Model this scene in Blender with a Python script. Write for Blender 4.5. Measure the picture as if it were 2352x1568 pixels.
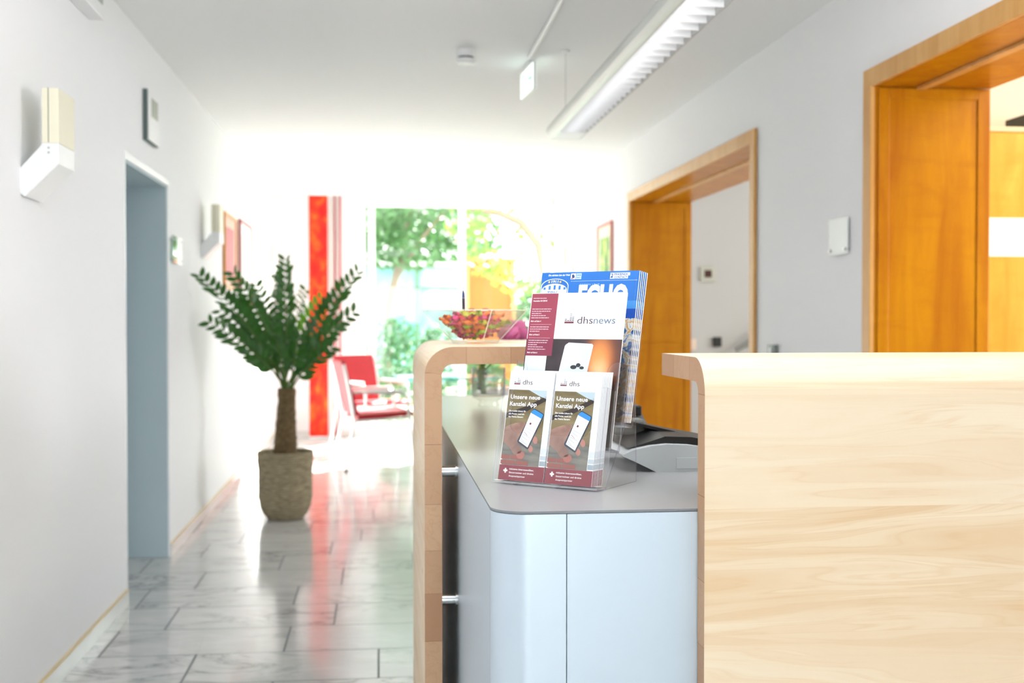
import bpy, math, random
from mathutils import Vector, Matrix

for o in list(bpy.data.objects):
    bpy.data.objects.remove(o, do_unlink=True)
S = bpy.context.scene
COL = S.collection
random.seed(7)
PI = math.pi

# ------------------------------------------------------------------ camera
yaw = math.atan(303 / 2640)
pit = math.atan(49 / 2640 * math.cos(yaw))
fw = Vector((math.sin(yaw) * math.cos(pit), math.cos(yaw) * math.cos(pit), -math.sin(pit)))
rt = Vector((math.cos(yaw), -math.sin(yaw), 0))
up = rt.cross(fw)
cd = bpy.data.cameras.new('camera')
cam = bpy.data.objects.new('camera', cd)
COL.objects.link(cam)
M3 = Matrix((rt, up, -fw)).transposed().to_4x4()
cam.matrix_world = Matrix.Translation((0, 0, 1.27)) @ M3
cd.sensor_width = 36
cd.lens = 2640 / 2352 * 36
cd.clip_start = 0.02
cd.clip_end = 200
cd.dof.use_dof = True
cd.dof.focus_distance = 2.12
cd.dof.aperture_fstop = 4.0
S.camera = cam

# ------------------------------------------------------------------ world, sun, exposure
w = bpy.data.worlds.new('daylight')
S.world = w
w.use_nodes = True
bg = w.node_tree.nodes['Background']
bg.inputs['Color'].default_value = (0.93, 0.97, 1.0, 1)
bg.inputs['Strength'].default_value = 6.3

def sun(name, direction, energy, angle, color):
    l = bpy.data.lights.new(name, 'SUN')
    l.energy = energy; l.angle = angle; l.color = color
    o = bpy.data.objects.new(name, l); COL.objects.link(o)
    o.rotation_euler = Vector(direction).to_track_quat('-Z', 'Y').to_euler()
    return o
sun('sun', (-0.44, -0.73, -0.52), 48.0, math.radians(0.6), (1.0, 0.98, 0.95))

def area(name, loc, target, sx, sy, energy, color):
    l = bpy.data.lights.new(name, 'AREA')
    l.shape = 'RECTANGLE'; l.size = sx; l.size_y = sy; l.energy = energy; l.color = color
    o = bpy.data.objects.new(name, l); COL.objects.link(o)
    o.location = loc
    o.rotation_euler = (Vector(target) - Vector(loc)).to_track_quat('-Z', 'Y').to_euler()
    return o
# daylight of the glazed entrance behind the photographer
area('daylight_entrance', (0.3, -2.9, 1.6), (0.3, 5, 1.4), 1.2, 2.0, 12, (0.82, 0.91, 1.0))
# added fill panels without real windows, side light through the right-hand openings
area('office_side_fill', (5.75, 2.9, 1.6), (0.0, 3.9, 2.0), 3.4, 1.8, 140, (0.95, 0.97, 1.0))
area('stairwell_side_fill', (5.7, 7.3, 1.7), (0.0, 7.3, 1.9), 2.6, 1.6, 74, (0.93, 0.96, 1.0))
# added unseen fills for ceiling and right wall, then the office ceiling lamp
area('ceiling_fill', (0.55, 2.0, 2.0), (0.55, 2.0, 2.64), 1.4, 0.8, 33, (0.93, 0.96, 1.0))
area('right_wall_fill', (-0.5, 1.4, 2.56), (1.7, 5.4, 1.2), 1.0, 1.6, 8, (0.95, 0.97, 1.0))
area('office_lamp', (3.6, 3.6, 2.58), (3.4, 3.8, 0), 1.4, 1.4, 34, (1.0, 0.88, 0.70))

S.view_settings.view_transform = 'Standard'
S.view_settings.look = 'None'
S.view_settings.gamma = 1.0
S.view_settings.exposure = 0.50
S.view_settings.use_curve_mapping = False

# ------------------------------------------------------------------ materials
def srgb(h):
    h = h.lstrip('#')
    r = []
    for i in (0, 2, 4):
        c = int(h[i:i + 2], 16) / 255
        r.append(c / 12.92 if c <= 0.04045 else ((c + 0.055) / 1.055) ** 2.4)
    return (*r, 1)

class NT:
    """little wrapper to write node trees"""
    def __init__(s, name):
        s.m = bpy.data.materials.new(name); s.m.use_nodes = True
        s.t = s.m.node_tree; s.b = s.t.nodes['Principled BSDF']; s.out = s.t.nodes['Material Output']
    def n(s, typ, **kw):
        x = s.t.nodes.new(typ)
        for k, v in kw.items():
            if k.startswith('i_'):
                x.inputs[k[2:].replace('_', ' ')].default_value = v
            else:
                setattr(x, k, v)
        return x
    def l(s, a, b):
        s.t.links.new(a, b)
    def math(s, op, a, b=None, c=None):
        x = s.t.nodes.new('ShaderNodeMath'); x.operation = op
        for i, v in enumerate((a, b, c)):
            if v is None: continue
            if isinstance(v, (int, float)): x.inputs[i].default_value = v
            else: s.l(v, x.inputs[i])
        return x.outputs[0]
    def ramp(s, fac, stops):
        x = s.t.nodes.new('ShaderNodeValToRGB')
        e = x.color_ramp.elements
        while len(e) < len(stops): e.new(0.5)
        for el, (p, c) in zip(e, stops):
            el.position = p; el.color = c if len(c) == 4 else (*c, 1)
        s.l(fac, x.inputs[0])
        return x.outputs[0]
    def mix(s, fac, a, b, mode='MIX'):
        x = s.t.nodes.new('ShaderNodeMix'); x.data_type = 'RGBA'; x.blend_type = mode
        for sock, v in ((x.inputs[0], fac), (x.inputs[6], a), (x.inputs[7], b)):
            if isinstance(v, (int, float)): sock.default_value = v
            elif isinstance(v, tuple): sock.default_value = v
            else: s.l(v, sock)
        return x.outputs[2]
    def coords(s, kind='Object', scale=(1, 1, 1), rot=(0, 0, 0)):
        tc = s.t.nodes.new('ShaderNodeTexCoord')
        mp = s.t.nodes.new('ShaderNodeMapping')
        mp.inputs['Scale'].default_value = scale
        mp.inputs['Rotation'].default_value = rot
        s.l(tc.outputs[kind], mp.inputs[0])
        return mp.outputs[0]
    def noise(s, vec, scale, detail=3, rough=0.5, dist=0.0):
        x = s.n('ShaderNodeTexNoise')
        x.inputs['Scale'].default_value = scale; x.inputs['Detail'].default_value = detail
        x.inputs['Roughness'].default_value = rough; x.inputs['Distortion'].default_value = dist
        if vec is not None: s.l(vec, x.inputs['Vector'])
        return x.outputs[0]
    def bump(s, h, strength, dist=0.01):
        x = s.n('ShaderNodeBump'); x.inputs['Strength'].default_value = strength
        x.inputs['Distance'].default_value = dist
        s.l(h, x.inputs['Height']); s.l(x.outputs[0], s.b.inputs['Normal'])
    def set(s, **kw):
        for k, v in kw.items():
            i = s.b.inputs[k.replace('_', ' ')]
            if hasattr(v, 'is_output'): s.l(v, i)
            else: i.default_value = v
        return s

MATS = {}
def plain(name, col, rough=0.5, metal=0.0, var=0.06, scale=30, **kw):
    """procedural plain surface: slight noise in tone and roughness"""
    if name in MATS: return MATS[name]
    t = NT(name)
    c = srgb(col) if isinstance(col, str) else (*col, 1)
    nz = t.noise(t.coords(), scale, 2)
    dark = tuple(x * (1 - var) for x in c[:3]) + (1,)
    lite = tuple(min(1, x * (1 + var)) for x in c[:3]) + (1,)
    t.set(Base_Color=t.mix(nz, dark, lite), Roughness=rough, Metallic=metal)
    for k, v in kw.items():
        t.b.inputs[k.replace('_', ' ')].default_value = v
    MATS[name] = t.m
    return t.m

def emis(name, col, strength):
    if name in MATS: return MATS[name]
    t = NT(name)
    c = srgb(col)
    t.set(Base_Color=c, Emission_Color=c, Emission_Strength=strength, Roughness=0.4)
    MATS[name] = t.m
    return t.m

def paint(name, col, bump=0.04):
    t = NT(name)
    v = t.coords()
    nz = t.noise(v, 1.3, 3)
    c = srgb(col)
    t.set(Base_Color=t.mix(nz, tuple(x * 0.985 for x in c[:3]) + (1,), c), Roughness=0.75)
    t.bump(t.noise(v, 220, 2), bump, 0.002)
    MATS[name] = t.m
    return t.m

def thin_glass(name, tint=(1, 1, 1), gloss=1.0, rough=0.0, base=0.0, edge=(1, 1, 1)):
    """clear pane: transparent and mirror-like by angle"""
    t = NT(name)
    tr = t.n('ShaderNodeBsdfTransparent')
    lw = t.n('ShaderNodeLayerWeight'); lw.inputs['Blend'].default_value = 0.5
    f3 = t.math('POWER', lw.outputs['Facing'], 3.0)
    t.l(t.mix(f3, (*tint, 1), (*edge, 1)), tr.inputs['Color'])
    gl = t.n('ShaderNodeBsdfGlossy'); gl.inputs['Roughness'].default_value = rough
    sch = t.math('ADD', t.math('MULTIPLY', t.math('POWER', lw.outputs['Facing'], 5.0), 0.9), 0.04)
    fac = t.math('MINIMUM', t.math('ADD', t.math('MULTIPLY', sch, gloss), base), 0.95)
    mx = t.n('ShaderNodeMixShader')
    t.l(fac, mx.inputs[0]); t.l(tr.outputs[0], mx.inputs[1]); t.l(gl.outputs[0], mx.inputs[2])
    t.l(mx.outputs[0], t.out.inputs['Surface'])
    MATS[name] = t.m
    return t.m

def marble():
    t = NT('marble_tiles')
    tc = t.n('ShaderNodeTexCoord'); sep = t.n('ShaderNodeSeparateXYZ')
    t.l(tc.outputs['UV'], sep.inputs[0])
    u, v = sep.outputs[0], sep.outputs[1]
    fu, fv = t.math('FRACT', u), t.math('FRACT', v)
    du = t.math('MULTIPLY', t.math('MINIMUM', fu, t.math('SUBTRACT', 1.0, fu)), 0.688)
    dv = t.math('MULTIPLY', t.math('MINIMUM', fv, t.math('SUBTRACT', 1.0, fv)), 0.3665)
    joint = t.math('MAXIMUM', t.math('LESS_THAN', du, 0.0042), t.math('LESS_THAN', dv, 0.0036))
    comb = t.n('ShaderNodeCombineXYZ')
    t.l(t.math('FLOOR', u), comb.inputs[0]); t.l(t.math('FLOOR', v), comb.inputs[1])
    wn = t.n('ShaderNodeTexWhiteNoise'); wn.noise_dimensions = '3D'
    t.l(comb.outputs[0], wn.inputs['Vector'])
    # per tile offset of the veins
    sc = t.n('ShaderNodeVectorMath'); sc.operation = 'SCALE'; sc.inputs['Scale'].default_value = 9.0
    t.l(wn.outputs['Color'], sc.inputs[0])
    ad = t.n('ShaderNodeVectorMath'); ad.operation = 'ADD'
    t.l(tc.outputs['Object'], ad.inputs[0]); t.l(sc.outputs[0], ad.inputs[1])
    mp = t.n('ShaderNodeMapping'); mp.inputs['Rotation'].default_value = (0, 0, 0.5)
    mp.inputs['Scale'].default_value = (1.0, 2.0, 1)
    t.l(ad.outputs[0], mp.inputs[0])
    n1 = t.noise(mp.outputs[0], 2.3, 8, 0.62, 1.1)
    vein = t.ramp(t.math('ABSOLUTE', t.math('SUBTRACT', n1, 0.5)), [(0.0, (0.42,) * 3), (0.018, (0.75,) * 3), (0.07, (1,) * 3)])
    n2 = t.noise(mp.outputs[0], 5.0, 5, 0.6, 0.6)
    cloud = t.ramp(n2, [(0.3, srgb('#C8C8C4')), (0.55, srgb('#CECDCB')), (0.75, srgb('#D7D6D4'))])
    mask = t.ramp(t.noise(mp.outputs[0], 1.4, 2), [(0.45, (0, 0, 0)), (0.62, (1, 1, 1))])
    veined = t.mix(t.math('MULTIPLY', mask, 0.85), cloud, t.mix(1.0, cloud, vein, 'MULTIPLY'))
    col = t.mix(joint, veined, srgb('#6E7172'))
    t.set(Base_Color=col, Roughness=t.math('ADD', t.math('MULTIPLY', n2, 0.06), t.math('ADD', 0.10, t.math('MULTIPLY', joint, 0.4))))
    t.b.inputs['Specular IOR Level'].default_value = 0.32
    MATS['marble_tiles'] = t.m
    return t.m

def beech(name, base, streak, pale, planks=0.19, seed=0.0, amount=1.0, speck=True):
    """laminated solid beech; UV: u along the grain (metres), v across"""
    t = NT(name)
    tc = t.n('ShaderNodeTexCoord'); sep = t.n('ShaderNodeSeparateXYZ')
    t.l(tc.outputs['UV'], sep.inputs[0])
    u, v = sep.outputs[0], sep.outputs[1]
    # planks
    vw = t.math('ADD', v, seed)
    pv = t.math('DIVIDE', vw, planks)
    row = t.math('FLOOR', pv)
    wn = t.n('ShaderNodeTexWhiteNoise'); wn.noise_dimensions = '1D'
    t.l(row, wn.inputs['W'])
    tone = wn.outputs['Value']
    c = t.n('ShaderNodeCombineXYZ')
    t.l(t.math('MULTIPLY', u, 0.9), c.inputs[0]); t.l(t.math('MULTIPLY', v, 9.0), c.inputs[1])
    t.l(t.math('MULTIPLY', tone, 23.0), c.inputs[2])
    warp = t.noise(c.outputs[0], 0.9, 2, 0.5, 0.2)
    c2 = t.n('ShaderNodeCombineXYZ')
    t.l(t.math('MULTIPLY', u, 0.55), c2.inputs[0])
    t.l(t.math('ADD', t.math('MULTIPLY', v, 14.0), t.math('MULTIPLY', warp, 4.5)), c2.inputs[1])
    t.l(t.math('MULTIPLY', tone, 11.0), c2.inputs[2])
    fig = t.noise(c2.outputs[0], 1.6, 5, 0.55, 0.35)
    c3 = t.n('ShaderNodeCombineXYZ')
    t.l(t.math('MULTIPLY', u, 12.0), c3.inputs[0]); t.l(t.math('MULTIPLY', v, 420.0), c3.inputs[1])
    fine = t.noise(c3.outputs[0], 1.0, 3, 0.6)
    # cathedral lines
    ring = t.math('ABSOLUTE', t.math('SUBTRACT', t.math('FRACT', t.math('MULTIPLY', fig, 9.0)), 0.5))
    ringc = t.ramp(ring, [(0.0, (1, 1, 1)), (0.10, (0.35,) * 3), (0.22, (0, 0, 0))])
    col = t.mix(t.math('MULTIPLY', t.ramp(fig, [(0.35, (0,) * 3), (0.72, (1,) * 3)]), 0.75 * amount), srgb(base), srgb(streak))
    col = t.mix(t.math('MULTIPLY', ringc, 0.34 * amount), col, srgb(streak))
    col = t.mix(t.math('MULTIPLY', t.ramp(t.noise(c2.outputs[0], 0.7, 2), [(0.55, (0,) * 3), (0.75, (1,) * 3)]), 0.6), col, srgb(pale))
    col = t.mix(t.math('MULTIPLY', fine, 0.22), col, srgb(streak))
    col = t.mix(t.math('MULTIPLY', tone, 0.25), col, srgb(pale))
    if speck:
        c4 = t.n('ShaderNodeCombineXYZ')
        t.l(t.math('MULTIPLY', u, 5.0), c4.inputs[0]); t.l(t.math('MULTIPLY', v, 18.0), c4.inputs[1])
        vo = t.n('ShaderNodeTexVoronoi'); vo.inputs['Scale'].default_value = 1.0
        t.l(c4.outputs[0], vo.inputs['Vector'])
        sp = t.ramp(vo.outputs['Distance'], [(0.0, (1,) * 3), (0.045, (0.9,) * 3), (0.11, (0,) * 3)])
        wsel = t.n('ShaderNodeSeparateColor'); t.l(vo.outputs['Color'], wsel.inputs[0])
        keep = t.math('GREATER_THAN', wsel.outputs[0], 0.62)
        col = t.mix(t.math('MULTIPLY', t.math('MULTIPLY', sp, keep), 0.7), col, srgb('#8A5A35'))
    seam = t.math('LESS_THAN', t.math('MULTIPLY', t.math('FRACT', pv), planks), 0.0006)
    col = t.mix(t.math('MULTIPLY', seam, 0.35), col, srgb(streak))
    t.set(Base_Color=col, Roughness=0.42)
    t.b.inputs['Specular IOR Level'].default_value = 0.3
    t.bump(fine, 0.05, 0.001)
    MATS[name] = t.m
    return t.m

def endgrain(name):
    """sawn edge of the laminated slab: blocks of different tone along v"""
    t = NT(name)
    tc = t.n('ShaderNodeTexCoord'); sep = t.n('ShaderNodeSeparateXYZ')
    t.l(tc.outputs['UV'], sep.inputs[0])
    u, v = sep.outputs[0], sep.outputs[1]
    wob = t.noise(None, 2.0, 1)
    pv = t.math('DIVIDE', t.math('ADD', v, t.math('MULTIPLY', t.math('SINE', t.math('MULTIPLY', v, 9.0)), 0.03)), 0.125)
    wn = t.n('ShaderNodeTexWhiteNoise'); wn.noise_dimensions = '1D'
    t.l(t.math('FLOOR', pv), wn.inputs['W'])
    c = t.n('ShaderNodeCombineXYZ'); t.l(u, c.inputs[0]); t.l(v, c.inputs[1]); t.l(wn.outputs['Value'], c.inputs[2])
    rings = t.noise(c.outputs[0], 14.0, 4, 0.6, 1.4)
    fine = t.noise(c.outputs[0], 300.0, 2)
    col = t.mix(wn.outputs['Value'], srgb('#A67C5C'), srgb('#C6A27E'))
    line = t.ramp(t.math('ABSOLUTE', t.math('SUBTRACT', rings, 0.5)), [(0.0, (1,) * 3), (0.02, (0.2,) * 3), (0.05, (0,) * 3)])
    col = t.mix(t.math('MULTIPLY', line, 0.3), col, srgb('#A6744E'))
    col = t.mix(t.math('MULTIPLY', fine, 0.3), col, srgb('#B98A66'))
    seam = t.math('LESS_THAN', t.math('FRACT', pv), 0.008)
    col = t.mix(t.math('MULTIPLY', seam, 0.8), col, srgb('#7E5438'))
    t.set(Base_Color=col, Roughness=0.5)
    MATS[name] = t.m
    return t.m

def veneer(name, a, b, scale=1.0):
    """orange lacquered veneer, grain upright"""
    t = NT(name)
    v = t.coords('Object', (6 * scale, 6 * scale, 0.8 * scale))
    n1 = t.noise(v, 1.6, 5, 0.6, 0.9)
    v2 = t.coords('Object', (2.2, 2.2, 7))
    flame = t.noise(v2, 2.0, 4, 0.5, 0.6)
    col = t.mix(t.ramp(n1, [(0.3, (0,) * 3), (0.7, (1,) * 3)]), srgb(a), srgb(b))
    col = t.mix(t.math('MULTIPLY', t.ramp(flame, [(0.5, (0,) * 3), (0.68, (1,) * 3)]), 0.35), col, srgb(b))
    t.set(Base_Color=col, Roughness=0.3)
    t.b.inputs['Specular IOR Level'].default_value = 0.25
    MATS[name] = t.m
    return t.m

def leafmat(name, a, b, trans=0.25, rough=0.35):
    t = NT(name)
    nz = t.noise(t.coords(), 9, 3)
    col = t.mix(nz, srgb(a), srgb(b))
    t.set(Base_Color=col, Roughness=rough)
    if trans:
        tl = t.n('ShaderNodeBsdfTranslucent'); t.l(col, tl.inputs['Color'])
        mx = t.n('ShaderNodeMixShader'); mx.inputs[0].default_value = trans
        t.l(t.b.outputs[0], mx.inputs[1]); t.l(tl.outputs[0], mx.inputs[2])
        t.l(mx.outputs[0], t.out.inputs['Surface'])
    MATS[name] = t.m
    return t.m

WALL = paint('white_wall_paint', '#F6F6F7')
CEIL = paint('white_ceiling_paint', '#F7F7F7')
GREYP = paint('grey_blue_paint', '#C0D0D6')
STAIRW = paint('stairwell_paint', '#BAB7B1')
MARBLE = marble()
BEECH = beech('beech_face', '#F4E2C6', '#E0BC8E', '#FAEEDA', 0.205, 0.06, 1.25)
ENDG = endgrain('beech_end_grain')
ORANGE = veneer('orange_veneer', '#D08C08', '#B26804')
ORANGE2 = veneer('cabinet_veneer', '#F0A840', '#D98C22')
TRIMW = veneer('trim_wood', '#E3B473', '#CF9850')
ALU = plain('brushed_aluminium', '#C9CCCC', 0.32, 0.9, 0.03)
STEEL = plain('polished_steel', '#C4C6C8', 0.18, 1.0, 0.02)
WHITEM = plain('white_metal', '#F2F3F3', 0.35, 0.0, 0.02)
LACQ = plain('silver_blue_laminate', '#C6D3DE', 0.36, 0.25, 0.02, 8)
TOPM = plain('grey_worktop_laminate', '#9EA0A2', 0.28, 0.0, 0.02, 300)
DARK = plain('dark_plastic', '#1A1B1D', 0.4, 0, 0.1)
GREYPL = plain('light_grey_plastic', '#C8CFD2', 0.35, 0, 0.02)
PAPER = plain('white_paper', '#F5F7FA', 0.55, 0, 0.01)
GLASSW = thin_glass('window_glass', (0.97, 0.985, 0.975), 0.8)
ACRYL = thin_glass('clear_acrylic', (1.0, 1.0, 1.0), 0.75, 0.02, 0.0, (0.96, 0.96, 0.985))
ACRE = thin_glass('acrylic_edge', (0.86, 0.86, 0.95), 1.2, 0.15, 0.25, (0.72, 0.72, 0.88))
BOWLG = thin_glass('bowl_glass', (0.97, 0.97, 0.96), 1.2, 0.03, 0.03, (0.70, 0.70, 0.66))
VASEG = thin_glass('vase_glass', (0.975, 0.975, 0.965), 1.2, 0.03, 0.05, (0.82, 0.82, 0.78))

# ------------------------------------------------------------------ mesh helpers
class MB:
    def __init__(s):
        s.v = []; s.f = []; s.mi = []; s.sm = []; s.uv = []
    def add(s, verts, faces, mi=0, smooth=False, uvs=None):
        b = len(s.v)
        s.v += [tuple(p) for p in verts]
        for k, f in enumerate(faces):
            s.f.append(tuple(b + i for i in f)); s.mi.append(mi); s.sm.append(smooth)
            s.uv.append(uvs[k] if uvs else [(0, 0)] * len(f))
        return s
    def box(s, x0, x1, y0, y1, z0, z1, mi=0):
        v = [(x0, y0, z0), (x1, y0, z0), (x1, y1, z0), (x0, y1, z0), (x0, y0, z1), (x1, y0, z1), (x1, y1, z1), (x0, y1, z1)]
        f = [(0, 3, 2, 1), (4, 5, 6, 7), (0, 1, 5, 4), (1, 2, 6, 5), (2, 3, 7, 6), (3, 0, 4, 7)]
        return s.add(v, f, mi)
    def prism(s, poly, fn, a, b, mi=0, cap=None, smooth=False):
        """poly: 2D outline; fn(p, q, h) -> 3D point; extruded from h=a to h=b"""
        n = len(poly)
        v = [fn(p, q, a) for p, q in poly] + [fn(p, q, b) for p, q in poly]
        s.add(v, [(i, (i + 1) % n, n + (i + 1) % n, n + i) for i in range(n)], mi, smooth)
        c = mi if cap is None else cap
        s.add(v, [tuple(range(n - 1, -1, -1)), tuple(range(n, 2 * n))], c)
        return s
    def tube(s, pts, r, n=8, mi=0, caps=True):
        pts = [Vector(p) for p in pts]
        R = r if isinstance(r, (list, tuple)) else [r] * len(pts)
        d = (pts[1] - pts[0]).normalized()
        a = d.orthogonal().normalized()
        rings = []
        for i, p in enumerate(pts):
            if i == 0: t = pts[1] - pts[0]
            elif i == len(pts) - 1: t = pts[-1] - pts[-2]
            else: t = (pts[i + 1] - p).normalized() + (p - pts[i - 1]).normalized()
            t.normalize()
            a = (a - t * a.dot(t)).normalized()
            b = t.cross(a)
            rings.append([p + (a * math.cos(2 * PI * k / n) + b * math.sin(2 * PI * k / n)) * R[i] for k in range(n)])
        v = [q for ring in rings for q in ring]
        f = []
        for i in range(len(pts) - 1):
            for k in range(n):
                f.append((i * n + k, i * n + (k + 1) % n, (i + 1) * n + (k + 1) % n, (i + 1) * n + k))
        s.add(v, f, mi, True)
        if caps:
            s.add(rings[0], [tuple(range(n - 1, -1, -1))], mi)
            s.add(rings[-1], [tuple(range(n))], mi)
        return s
    def lathe(s, prof, n=32, c=(0, 0), mi=0, smooth=True, cap=True):
        v = []
        for r, z in prof:
            v += [(c[0] + r * math.cos(2 * PI * k / n), c[1] + r * math.sin(2 * PI * k / n), z) for k in range(n)]
        f = []
        for i in range(len(prof) - 1):
            for k in range(n):
                f.append((i * n + k, i * n + (k + 1) % n, (i + 1) * n + (k + 1) % n, (i + 1) * n + k))
        s.add(v, f, mi, smooth)
        if cap:
            m = len(prof)
            s.add([v[k] for k in range(n)], [tuple(range(n - 1, -1, -1))], mi)
            s.add([v[(m - 1) * n + k] for k in range(n)], [tuple(range(n))], mi)
        return s
    def xform(s, M):
        s.v = [tuple(M @ Vector(p)) for p in s.v]
        return s
    def build(s, name, mats, parent=None, bevel=0, seg=2, merge=False):
        me = bpy.data.meshes.new(name)
        me.from_pydata(s.v, [], s.f)
        if not isinstance(mats, (list, tuple)): mats = [mats]
        for m in mats: me.materials.append(m)
        me.polygons.foreach_set('material_index', s.mi)
        me.polygons.foreach_set('use_smooth', s.sm)
        ul = me.uv_layers.new(name='UVMap')
        flat = [c for f in s.uv for p in f for c in p]
        ul.data.foreach_set('uv', flat)
        me.update()
        o = bpy.data.objects.new(name, me); COL.objects.link(o)
        if parent: o.parent = parent
        if bevel:
            b = o.modifiers.new('bevel', 'BEVEL'); b.width = bevel; b.segments = seg
            b.limit_method = 'ANGLE'; b.angle_limit = math.radians(40)
            b.use_clamp_overlap = True
        return o

def tag(o, label, cat, group=None):
    o['label'] = label; o['category'] = cat
    if group: o['group'] = group
    return o
def thing(name, label, cat, loc=(0, 0, 0), rz=0.0, group=None):
    o = bpy.data.objects.new(name, None); COL.objects.link(o)
    o.empty_display_size = 0.05
    o.location = loc; o.rotation_euler = (0, 0, rz)
    return tag(o, label, cat, group)
def struct(o):
    o['kind'] = 'structure'
    return o
def kids(o):
    return [c for c in bpy.data.objects if c.parent == o]
def copy_tree(o, parent=None):
    c = o.copy(); COL.objects.link(c)
    if parent: c.parent = parent
    for k in kids(o): copy_tree(k, c)
    return c
def lab(o, text):
    o['label'] = text
    return o

def text_verts(body, width=None, height=None, bold=0.0, shear=0.0):
    """flat mesh data of a line of writing with its lower left at 0,0"""
    cu = bpy.data.curves.new('t', 'FONT'); cu.body = body; cu.size = 1.0; cu.offset = bold
    cu.resolution_u = 3; cu.shear = shear
    o = bpy.data.objects.new('t', cu); COL.objects.link(o)
    dg = bpy.context.evaluated_depsgraph_get(); dg.update()
    me = bpy.data.meshes.new_from_object(o.evaluated_get(dg))
    vs = [tuple(v.co) for v in me.vertices]; fs = [tuple(p.vertices) for p in me.polygons]
    bpy.data.objects.remove(o, do_unlink=True); bpy.data.curves.remove(cu); bpy.data.meshes.remove(me)
    x0 = min(v[0] for v in vs); x1 = max(v[0] for v in vs)
    sy = height if height else 1.0
    sx = (width / (x1 - x0)) if width else sy
    return [((v[0] - x0) * sx, v[1] * sy, 0.0) for v in vs], fs

class Print(MB):
    """flat printed shapes on a sheet; x right, y up in mm, z towards the reader, colours as materials"""
    def __init__(s):
        super().__init__(); s.mats = []; s.lay = 0
    def m(s, mat):
        if mat not in s.mats: s.mats.append(mat)
        return s.mats.index(mat)
    def z(s, z): s.lay = z; return s
    def poly(s, pts, mat):
        return s.add([(x / 1000, y / 1000, s.lay / 1000) for x, y in pts], [tuple(range(len(pts)))], s.m(mat))
    def rect(s, x0, x1, y0, y1, mat):
        return s.poly([(x0, y0), (x1, y0), (x1, y1), (x0, y1)], mat)
    def blob(s, cx, cy, rx, ry, mat, rot=0, n=20):
        c, d = math.cos(rot), math.sin(rot)
        return s.poly([(cx + rx * math.cos(a) * c - ry * math.sin(a) * d, cy + rx * math.cos(a) * d + ry * math.sin(a) * c)
                       for a in [2 * PI * k / n for k in range(n)]], mat)
    def text(s, body, x, y, width, em, mat, bold=0.0, shear=0.0):
        """em: font size in mm"""
        vs, fs = text_verts(body, width, em, bold, shear)
        return s.add([(x / 1000 + v[0] / 1000, y / 1000 + v[1] / 1000, s.lay / 1000) for v in vs], fs, s.m(mat))
    def words(s, x, y, width, h, mat, rnd):
        """a line of writing too small to read: a row of word-length dashes"""
        px = x
        while px < x + width:
            wl = min(rnd.uniform(3, 8), x + width - px)
            if wl > 1: s.rect(px, px + wl, y, y + h, mat)
            px += wl + 0.9
        return s
    def out(s, name, parent):
        return s.build(name, s.mats, parent)

def arc(cx, cy, r, a0, a1, n=8):
    return [(cx + r * math.cos(math.radians(a0 + (a1 - a0) * i / n)), cy + r * math.sin(math.radians(a0 + (a1 - a0) * i / n))) for i in range(n + 1)]

# ================================================================== THE SETTING
XL, XR, ZC, YF, YN = -1.13, 1.93, 2.64, 12.70, -3.0
# floor: one strip of faces per row of tiles, every row with its own joint offset (in UV)
fl = MB()
P = 0.3665; TL = 0.688
offs = {0: 0.680, 1: 0.318, 2: 0.494, 3: 0.300, 4: 0.501, 5: 0.172, 6: 0.415}
for k in range(-20, 24):
    y0 = 4.09 + P * k; y1 = y0 + P
    y1c = min(y1, YF)
    if y0 >= YF: break
    off = offs.get(k, (k * 0.377) % TL)
    x0, x1 = -1.75, 6.0
    uv = [((x0 - off) / TL, k), ((x1 - off) / TL, k), ((x1 - off) / TL, k + (y1c - y0) / P), ((x0 - off) / TL, k + (y1c - y0) / P)]
    fl.add([(x0, y0, 0), (x1, y0, 0), (x1, y1c, 0), (x0, y1c, 0)], [(0, 1, 2, 3)], 0, False, [uv])
fl.box(-1.75, 6.0, -3.24, YF, -0.2, -0.002, 1)
struct(fl.build('floor', [MARBLE, plain('screed', '#B0AEA8', 0.8)]))
struct(MB().box(-1.9, 6.0, YN - 0.2, YF + 0.05, ZC, ZC + 0.25).build('ceiling', CEIL))

# left wall with the lift niche
N0, N1, NZ = 5.30, 6.33, 1.99
wl = MB()
wl.box(XL - 0.5, XL, YN, N0, 0, ZC); wl.box(XL - 0.5, XL, N1, YF, 0, ZC); wl.box(XL - 0.5, XL, N0, N1, NZ, ZC)
struct(wl.build('wall_left', WALL))
d3 = MB()
d3.box(XL - 0.5, XL - 0.004, N1 - 0.012, N1 - 0.001, 0.001, NZ - 0.001)
d3.box(XL - 0.5, XL - 0.004, N0 + 0.001, N0 + 0.012, 0.001, NZ - 0.001)
d3.box(XL - 0.5, XL - 0.004, N0 + 0.012, N1 - 0.012, NZ - 0.012, NZ - 0.001)
d3.box(XL - 0.5, XL - 0.47, N0 + 0.013, N1 - 0.013, 0.001, NZ - 0.013)
d3o = struct(d3.build('door_3', GREYP))
f3 = MB()
f3.box(XL, XL + 0.004, N0 - 0.02, N0, 0.0, NZ + 0.03); f3.box(XL, XL + 0.004, N1, N1 + 0.014, 0, NZ + 0.03)
f3.box(XL, XL + 0.004, N0, N1, NZ, NZ + 0.03)
f3.build('frame', WHITEM, d3o)

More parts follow.
